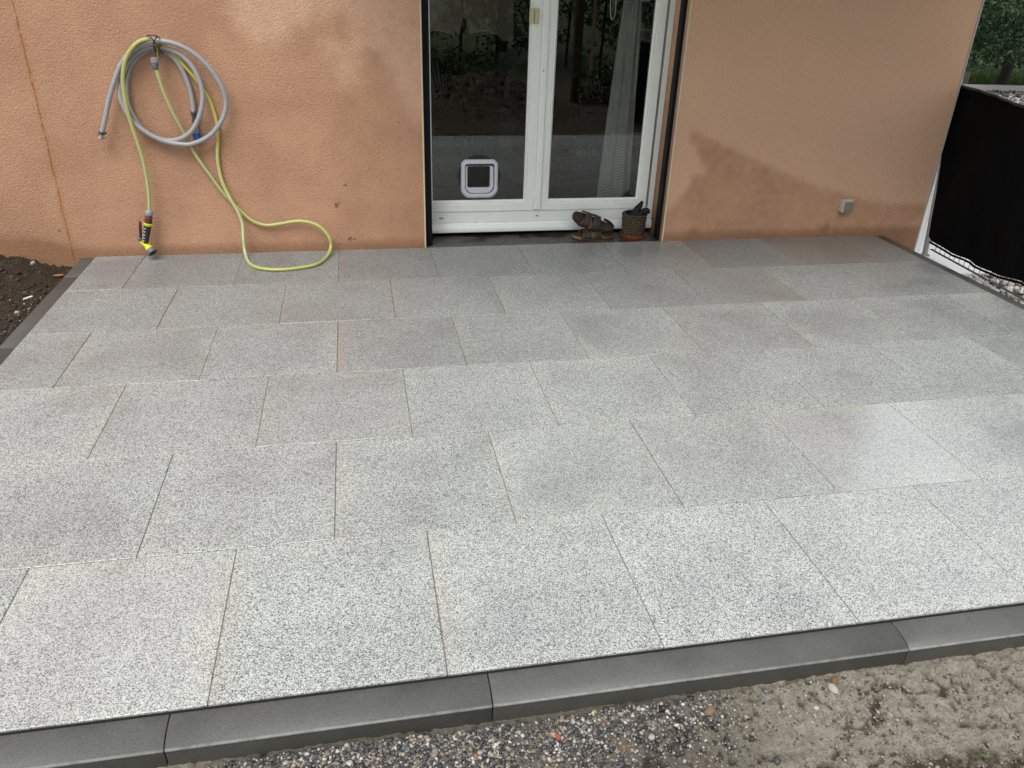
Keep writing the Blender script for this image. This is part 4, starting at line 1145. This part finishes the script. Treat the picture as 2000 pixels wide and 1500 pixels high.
stone('stone', (2.845, -3.778, gz(2.845, -3.778) + .004), (.020, .013, .010), simple('stone_pale', (.36, .34, .30), .7, var=.3, scale=60), 'pale stone half sunk in the clay near the kerb joint', 'stone')
stone('clod', (2.862, -3.757, gz(2.862, -3.757) + .005), (.015, .011, .011), simple('clod_brown', (.15, .095, .045), .9, var=.3, scale=60), 'brown clod against the kerb beside the pale stone', 'clod')
stone('clod', (2.476, -3.795, gz(2.476, -3.795) + .004), (.018, .012, .010), simple('clod_tan', (.17, .12, .075), .9, var=.3, scale=60), 'tan lump of clay at the right end of the gravel', 'clod')
stone('stone', (2.66, -3.752, gz(2.66, -3.752) + .003), (.009, .008, .006), MIDGREY, 'dark blue-grey chip in the clay close to the kerb', 'stone')

def leaf_blade(name, c, L, W_, yaw, mat, label, cat, curl=.3):
    rows = []
    for i in range(7):
        t = i / 6; wv = W_ * math.sin(math.pi * min(.98, max(.04, t))) ** .7
        x = L * (t - .5); z = curl * L * (t - .5) ** 2 + .004
        rows.append([(x, -wv, z + .25 * wv), (x, 0, z), (x, wv, z + .25 * wv)])
    ca, sa_ = math.cos(yaw), math.sin(yaw)
    mb = MB(); mb.loft([[(c[0] + p[0] * ca - p[1] * sa_, c[1] + p[0] * sa_ + p[1] * ca, c[2] + p[2]) for p in r] for r in rows], close=False)
    o = mb.build(name, mat, smooth=True); tag(o, label, cat); return o
leaf_blade('dry_leaf', (-.175, -.175, gz(-.175, -.175) + .012), .062, .020, .2, LEAFORANGE, 'curled orange dry leaf on the dark soil by the wall', 'leaf')
mb = MB(); mb.tube([(-.222, -.61, gz(-.21, -.6) + .016), (-.188, -.575, gz(-.21, -.6) + .018)], .0045, 8)
tag(mb.build('white_stub', WHITEPANEL), 'small white stub lying on the dark soil left of the terrace', 'litter')
def sprig(c, label, sc=1.0):
    t = MB()
    rr = random.Random(int(abs(c[0]) * 977))
    for q in range(7):
        a_ = q * 2.4 + rr.uniform(-.3, .3); L = rr.uniform(.012, .022) * sc; e = rr.uniform(.2, .9)
        d_ = Vector((math.cos(a_) * math.cos(e), math.sin(a_) * math.cos(e), math.sin(e)))
        sd_ = d_.cross(Vector((0, 0, 1))).normalized()
        p0 = Vector(c)
        t.add([p0, p0 + d_ * L * .5 + sd_ * L * .25, p0 + d_ * L + Vector((0, 0, -.2 * L)), p0 + d_ * L * .5 - sd_ * L * .25], [(0, 1, 2), (0, 2, 3)])
    o = t.build('weed', GREENLEAF); tag(o, label, 'weed'); return o
sprig((3.115, -4.036, gz(3.115, -4.036) + .004), 'tiny green weed growing in the brown clay in front', .7)
sprig((-.40, -.56, gz(-.40, -.56) + .01), 'small green weed in the dark soil left of the terrace', 1.6)

# ------------------------------------------------------------------ vegetation
def leaf_cloud(name, centers, radii, n_per, size, mat, parent=None, up=.35, seed=1, kind=None, label=None):
    r2 = np.random.default_rng(seed)
    C_ = np.repeat(centers, n_per, 0); Rr = np.repeat(radii, n_per, 0)
    n = len(C_)
    d = r2.normal(0, 1, (n, 3)); d /= np.linalg.norm(d, axis=1)[:, None]
    rad = r2.uniform(.35, 1.0, n) ** .6
    P = C_ + d * (rad * Rr)[:, None] * np.array([1, 1, .8])
    nrm = d * .6 + np.array([0, 0, up]) + r2.normal(0, .35, (n, 3)); nrm /= np.linalg.norm(nrm, axis=1)[:, None]
    t = np.cross(nrm, r2.normal(0, 1, (n, 3))); t /= np.linalg.norm(t, axis=1)[:, None]
    b = np.cross(nrm, t)
    s = size * r2.uniform(.6, 1.25, n)[:, None]
    v = np.stack([P - t * s, P - b * s * .42 + nrm * s * .08, P + t * s - nrm * s * .25, P + b * s * .42 + nrm * s * .08], 1)
    f = np.arange(n * 4).reshape(n, 4)
    o = mesh_np(name, v.reshape(-1, 3), f, mat, parent)
    return o
def tree(name, base, height, cr, cz, csz, mat, label, nclump=150, nleaf=55, leaf=.09, trunk=.11, group=None, seed=2, zmin=None):
    t = empty(name, base); tag(t, label, 'tree', group)
    r2 = np.random.default_rng(seed)
    x0, y0, z0 = base
    mb = MB(); pts = [(x0, y0, z0 - .1), (x0 + .02, y0, z0 + .5), (x0 + .05, y0 + .03, z0 + height * .4), (x0, y0, z0 + height * .75)]
    mb.tube(catmull(pts, 4), [trunk * (1.15 - .85 * i / 12) for i in range(13)], 10)
    for q in range(9):
        a_ = q * 2.39; zz_ = z0 + height * (.22 + .05 * q); L = cr * .75
        mb.tube(catmull([(x0 + .03, y0, zz_), (x0 + L * .5 * math.cos(a_), y0 + L * .5 * math.sin(a_), zz_ + L * .25), (x0 + L * math.cos(a_), y0 + L * math.sin(a_), zz_ + L * .5)], 3), [trunk * .35, trunk * .3, trunk * .25, trunk * .2, trunk * .17, trunk * .14, trunk * .1], 6)
    mb.build('trunk', BARK, t, smooth=True)
    d = r2.normal(0, 1, (nclump, 3)); d /= np.linalg.norm(d, axis=1)[:, None]
    rr = r2.uniform(.3, 1.0, nclump) ** .4
    c = np.array([x0, y0, z0 + cz]) + d * rr[:, None] * np.array([cr, cr, csz]) * r2.uniform(.85, 1.08, (nclump, 1))
    if zmin is not None: c[:, 2] = np.maximum(c[:, 2], z0 + zmin + r2.uniform(0, .5, nclump))
    leaf_cloud('crown', c, r2.uniform(.28, .62, nclump) * cr / 3, nleaf, leaf, mat, t, seed=seed)
    return t
# street tree right, beyond the fence
tree('street_tree', (15.65, 10.75, -.24), 6.0, 3.1, 3.55, 3.0, LEAF, 'dense dark green tree standing beyond the fence at top right', 760, 230, .037, .12, seed=4, zmin=.44)
# low pale wall, verge and path beyond the fence
lw = empty('low_wall', (12.5, 11.6, -.25)); tag(lw, 'low pale stone wall in the distance behind the tree', 'wall')
rr = random.Random(3)
x = 9.0
while x < 15.35:
    L = rr.uniform(.35, .8)
    MB().box(x, min(x + L, 15.42) - .02, 11.45 + rr.uniform(-.04, .04), 11.8, -.26, .04 + rr.uniform(-.03, .05)).build('stone', STONEWALL, lw, bevel=.04, seg=2)
    x += L
v_ = MB().add([(7.2, 6.5, -.19), (40, 2.5, -.19), (40, 7.4, -.19), (7.2, 9.6, -.19)], [(0, 1, 2, 3)]).build('path', PAVE); v_['kind'] = 'structure'
n = 6000
x = rng.uniform(8, 22, n); y = rng.uniform(0, 1.9, n) + 8.6 - (x - 8) * .055
s = rng.uniform(.02, .045, n)
o = pebbles('path_gravel', np.stack([x, y, np.full(n, -.16)], -1), s, GRAVEL, .6); o['kind'] = 'stuff'
kb = MB().obox((15, 10.35, -.14), (8.5, -.62, 0), (.006, .075, 0), (0, 0, .07)).build('verge_kerb', PAVE, bevel=.01); kb['kind'] = 'structure'
# verge of grass
n = 9000
x = rng.uniform(15.75, 25, n); y = rng.uniform(11.0, 13.9, n)
hgt_ = rng.uniform(.10, .42, n) * (0.4 + .8 * fbm(x, y, 1.2, 3, 77)); a = rng.uniform(0, 6.28, n)
bx = np.stack([x, y, np.full(n, -.24)], -1); dv = np.stack([np.cos(a), np.sin(a), np.zeros(n)], -1) * .018
tip = bx + np.stack([rng.normal(0, .08, n), rng.normal(0, .08, n), hgt_], -1)
o = mesh_np('verge_grass', np.stack([bx - dv, bx + dv, tip], 1).reshape(-1, 3), np.arange(n * 3).reshape(n, 3), GRASS); o['kind'] = 'stuff'
# hedge and trees behind the low wall
def hedge(name, x0, x1, y0, y1, z0, z1, mat, label, dens=16, seed=5, leaf=.07):
    r2 = np.random.default_rng(seed); n_ = int((x1 - x0) * (y1 - y0) * (z1 - z0) * dens) + 30
    c = np.stack([r2.uniform(x0, x1, n_), r2.uniform(y0, y1, n_), z0 + (z1 - z0) * r2.uniform(0, 1, n_) ** .8], -1)
    c[:, 2] -= .25 * (z1 - z0) * (fbm(c[:, 0], c[:, 1], .9, 2, seed) - .3)
    t = empty(name, ((x0 + x1) / 2, (y0 + y1) / 2, z0)); tag(t, label, 'hedge')
    leaf_cloud('foliage', c, r2.uniform(.25, .45, n_), 40, leaf, mat, t, seed=seed)
    mb = MB()
    for q in range(int((x1 - x0) / .8)):
        xx = x0 + .4 + q * .8; mb.tube([(xx, (y0 + y1) / 2, z0 - .05), (xx + .05, (y0 + y1) / 2, z0 + (z1 - z0) * .6)], .03, 6)
    mb.build('stem', BARK, t)
hedge('hedge', 10, 26, 15.2, 17.0, -.2, 2.6, LEAF, 'dark hedge in the distance behind the low pale wall', 9, 6, .09)
# garden behind the photographer, seen mirrored in the glass
hedge('hedge', -2, 9.5, -13.5, -12.0, -.1, 2.1, LEAF2, 'green garden hedge across the garden, mirrored in the door glass', 5, 7, .075)
tree('garden_tree', (1.2, -15.5, -.1), 6.5, 2.6, 4.4, 2.6, LEAF2, 'leafy garden tree mirrored in the left door pane', 110, 60, .11, .13, 'garden trees behind the terrace', 8)
tree('garden_tree', (5.6, -16.5, -.1), 7.5, 3.0, 4.6, 3.2, LEAF2, 'leafy garden tree mirrored beside the timber post in the right pane', 130, 60, .11, .14, 'garden trees behind the terrace', 9)
tree('garden_tree', (10.5, -15.0, -.1), 6.5, 2.8, 4.2, 2.8, LEAF, 'dark garden tree mirrored in the right door pane near the curtain', 110, 60, .11, .14, 'garden trees behind the terrace', 10)
tree('garden_tree', (8.4, -6.6, -.1), 6.5, 2.5, 4.0, 2.6, LEAF, 'dark tree added beyond the fence on the right to shade the wall', 110, 60, .10, .13, 'garden trees behind the terrace', 14)  # added tree, placed to block sky light from the right wall
tree('garden_tree', (-3.5, -14.0, -.1), 6.0, 2.6, 4.0, 2.6, LEAF, 'dark garden tree at the far left of the garden behind the camera', 90, 55, .11, .13, 'garden trees behind the terrace', 12)
bs = empty('flower_bush', (5.45, -7.0, -.1)); tag(bs, 'bright green leafy bush mirrored at the foot of the timber post', 'bush')
r2 = np.random.default_rng(15); c = np.array([5.5, -7.0, .22]) + r2.normal(0, 1, (26, 3)) * np.array([.22, .16, .14])
leaf_cloud('foliage', c, np.full(26, .12), 26, .055, LEAF3, bs, seed=16)
mb = MB()
for q in range(6): mb.tube([(5.45 + .03 * q, -7.0, -.12), (5.35 + .07 * q, -7.0 + .02 * q, .3)], .008, 6)
mb.build('stem', BARK, bs)
bs = empty('shrub', (3.1, -7.6, -.1)); tag(bs, 'low yellow-green shrub behind the soil heap, mirrored in the left pane', 'shrub')
c = np.array([3.05, -7.6, .42]) + r2.normal(0, 1, (22, 3)) * np.array([.26, .16, .12])
leaf_cloud('foliage', c, np.full(22, .12), 22, .05, LEAF3, bs, seed=17)
mb = MB()
for q in range(6): mb.tube([(3.0 + .03 * q, -7.6, -.12), (2.85 + .08 * q, -7.6, .45)], .008, 6)
mb.build('stem', BARK, bs)
MBp = MB().box(5.04, 5.16, -7.12, -7.0, -.15, 2.2).build('timber_post', WOODPOST, bevel=.006); tag(MBp, 'dark square timber post behind the terrace, mirrored in the right pane', 'post')
MBp = MB().box(5.31, 5.355, -7.06, -7.02, -.05, 1.9).build('stake', STAKE, bevel=.004); tag(MBp, 'pale thin wooden stake beside the dark timber post', 'stake')
# heap of dug soil
hx, hy = np.meshgrid(np.linspace(2.2, 5.2, 130), np.linspace(-7.7, -4.6, 140))
rr_ = np.hypot((hx - 3.55) / 1.15, (hy + 6.15) / .85)
hz_ = -.10 + .52 * np.exp(-rr_ ** 2 * 1.6) + (.10 * (fbm(hx, hy, 7, 4, 201) - .5) + .08 * (fbm(hx, hy, 16, 4, 205, True) - .55)) * sstep(1.5, .9, rr_) - .22 * sstep(1.05, 1.8, rr_)
ii = np.arange(hx.size).reshape(hx.shape)
qd = np.stack([ii[:-1, :-1], ii[:-1, 1:], ii[1:, 1:], ii[1:, :-1]], -1).reshape(-1, 4)
g_ = N('heap_soil'); oc = g_.coord(); fn = g_.noise(oc, 16, 6, .7)
HEAP = g_.pbr(g_.ramp(fn, [(.28, (.03, .022, .015)), (.5, (.10, .075, .05)), (.75, (.22, .17, .12))]), .9, .2, g_.bump(g_.noise(oc, 60, 4), .8, .02))
heap = empty('soil_heap', (3.55, -6.15, -.1)); tag(heap, 'heap of brown dug soil in the garden, mirrored in the left pane', 'soil heap')
mesh_np('mound', np.stack([hx, hy, hz_], -1).reshape(-1, 3), qd, HEAP, heap, smooth=True)
n = 900
k_x = 3.55 + rng.normal(0, .5, n); k_y = -6.15 + rng.normal(0, .38, n)
rq = np.hypot((k_x - 3.55) / 1.15, (k_y + 6.15) / .85)
s = np.clip(rng.lognormal(math.log(.014), .6, n), .006, .05)
o = pebbles('clods', np.stack([k_x, k_y, -.10 + .52 * np.exp(-rq ** 2 * 1.6) + s * .1], -1), s, DARKCLOD, .8, smooth=False, jit=.4, parent=heap); o['kind'] = 'stuff'
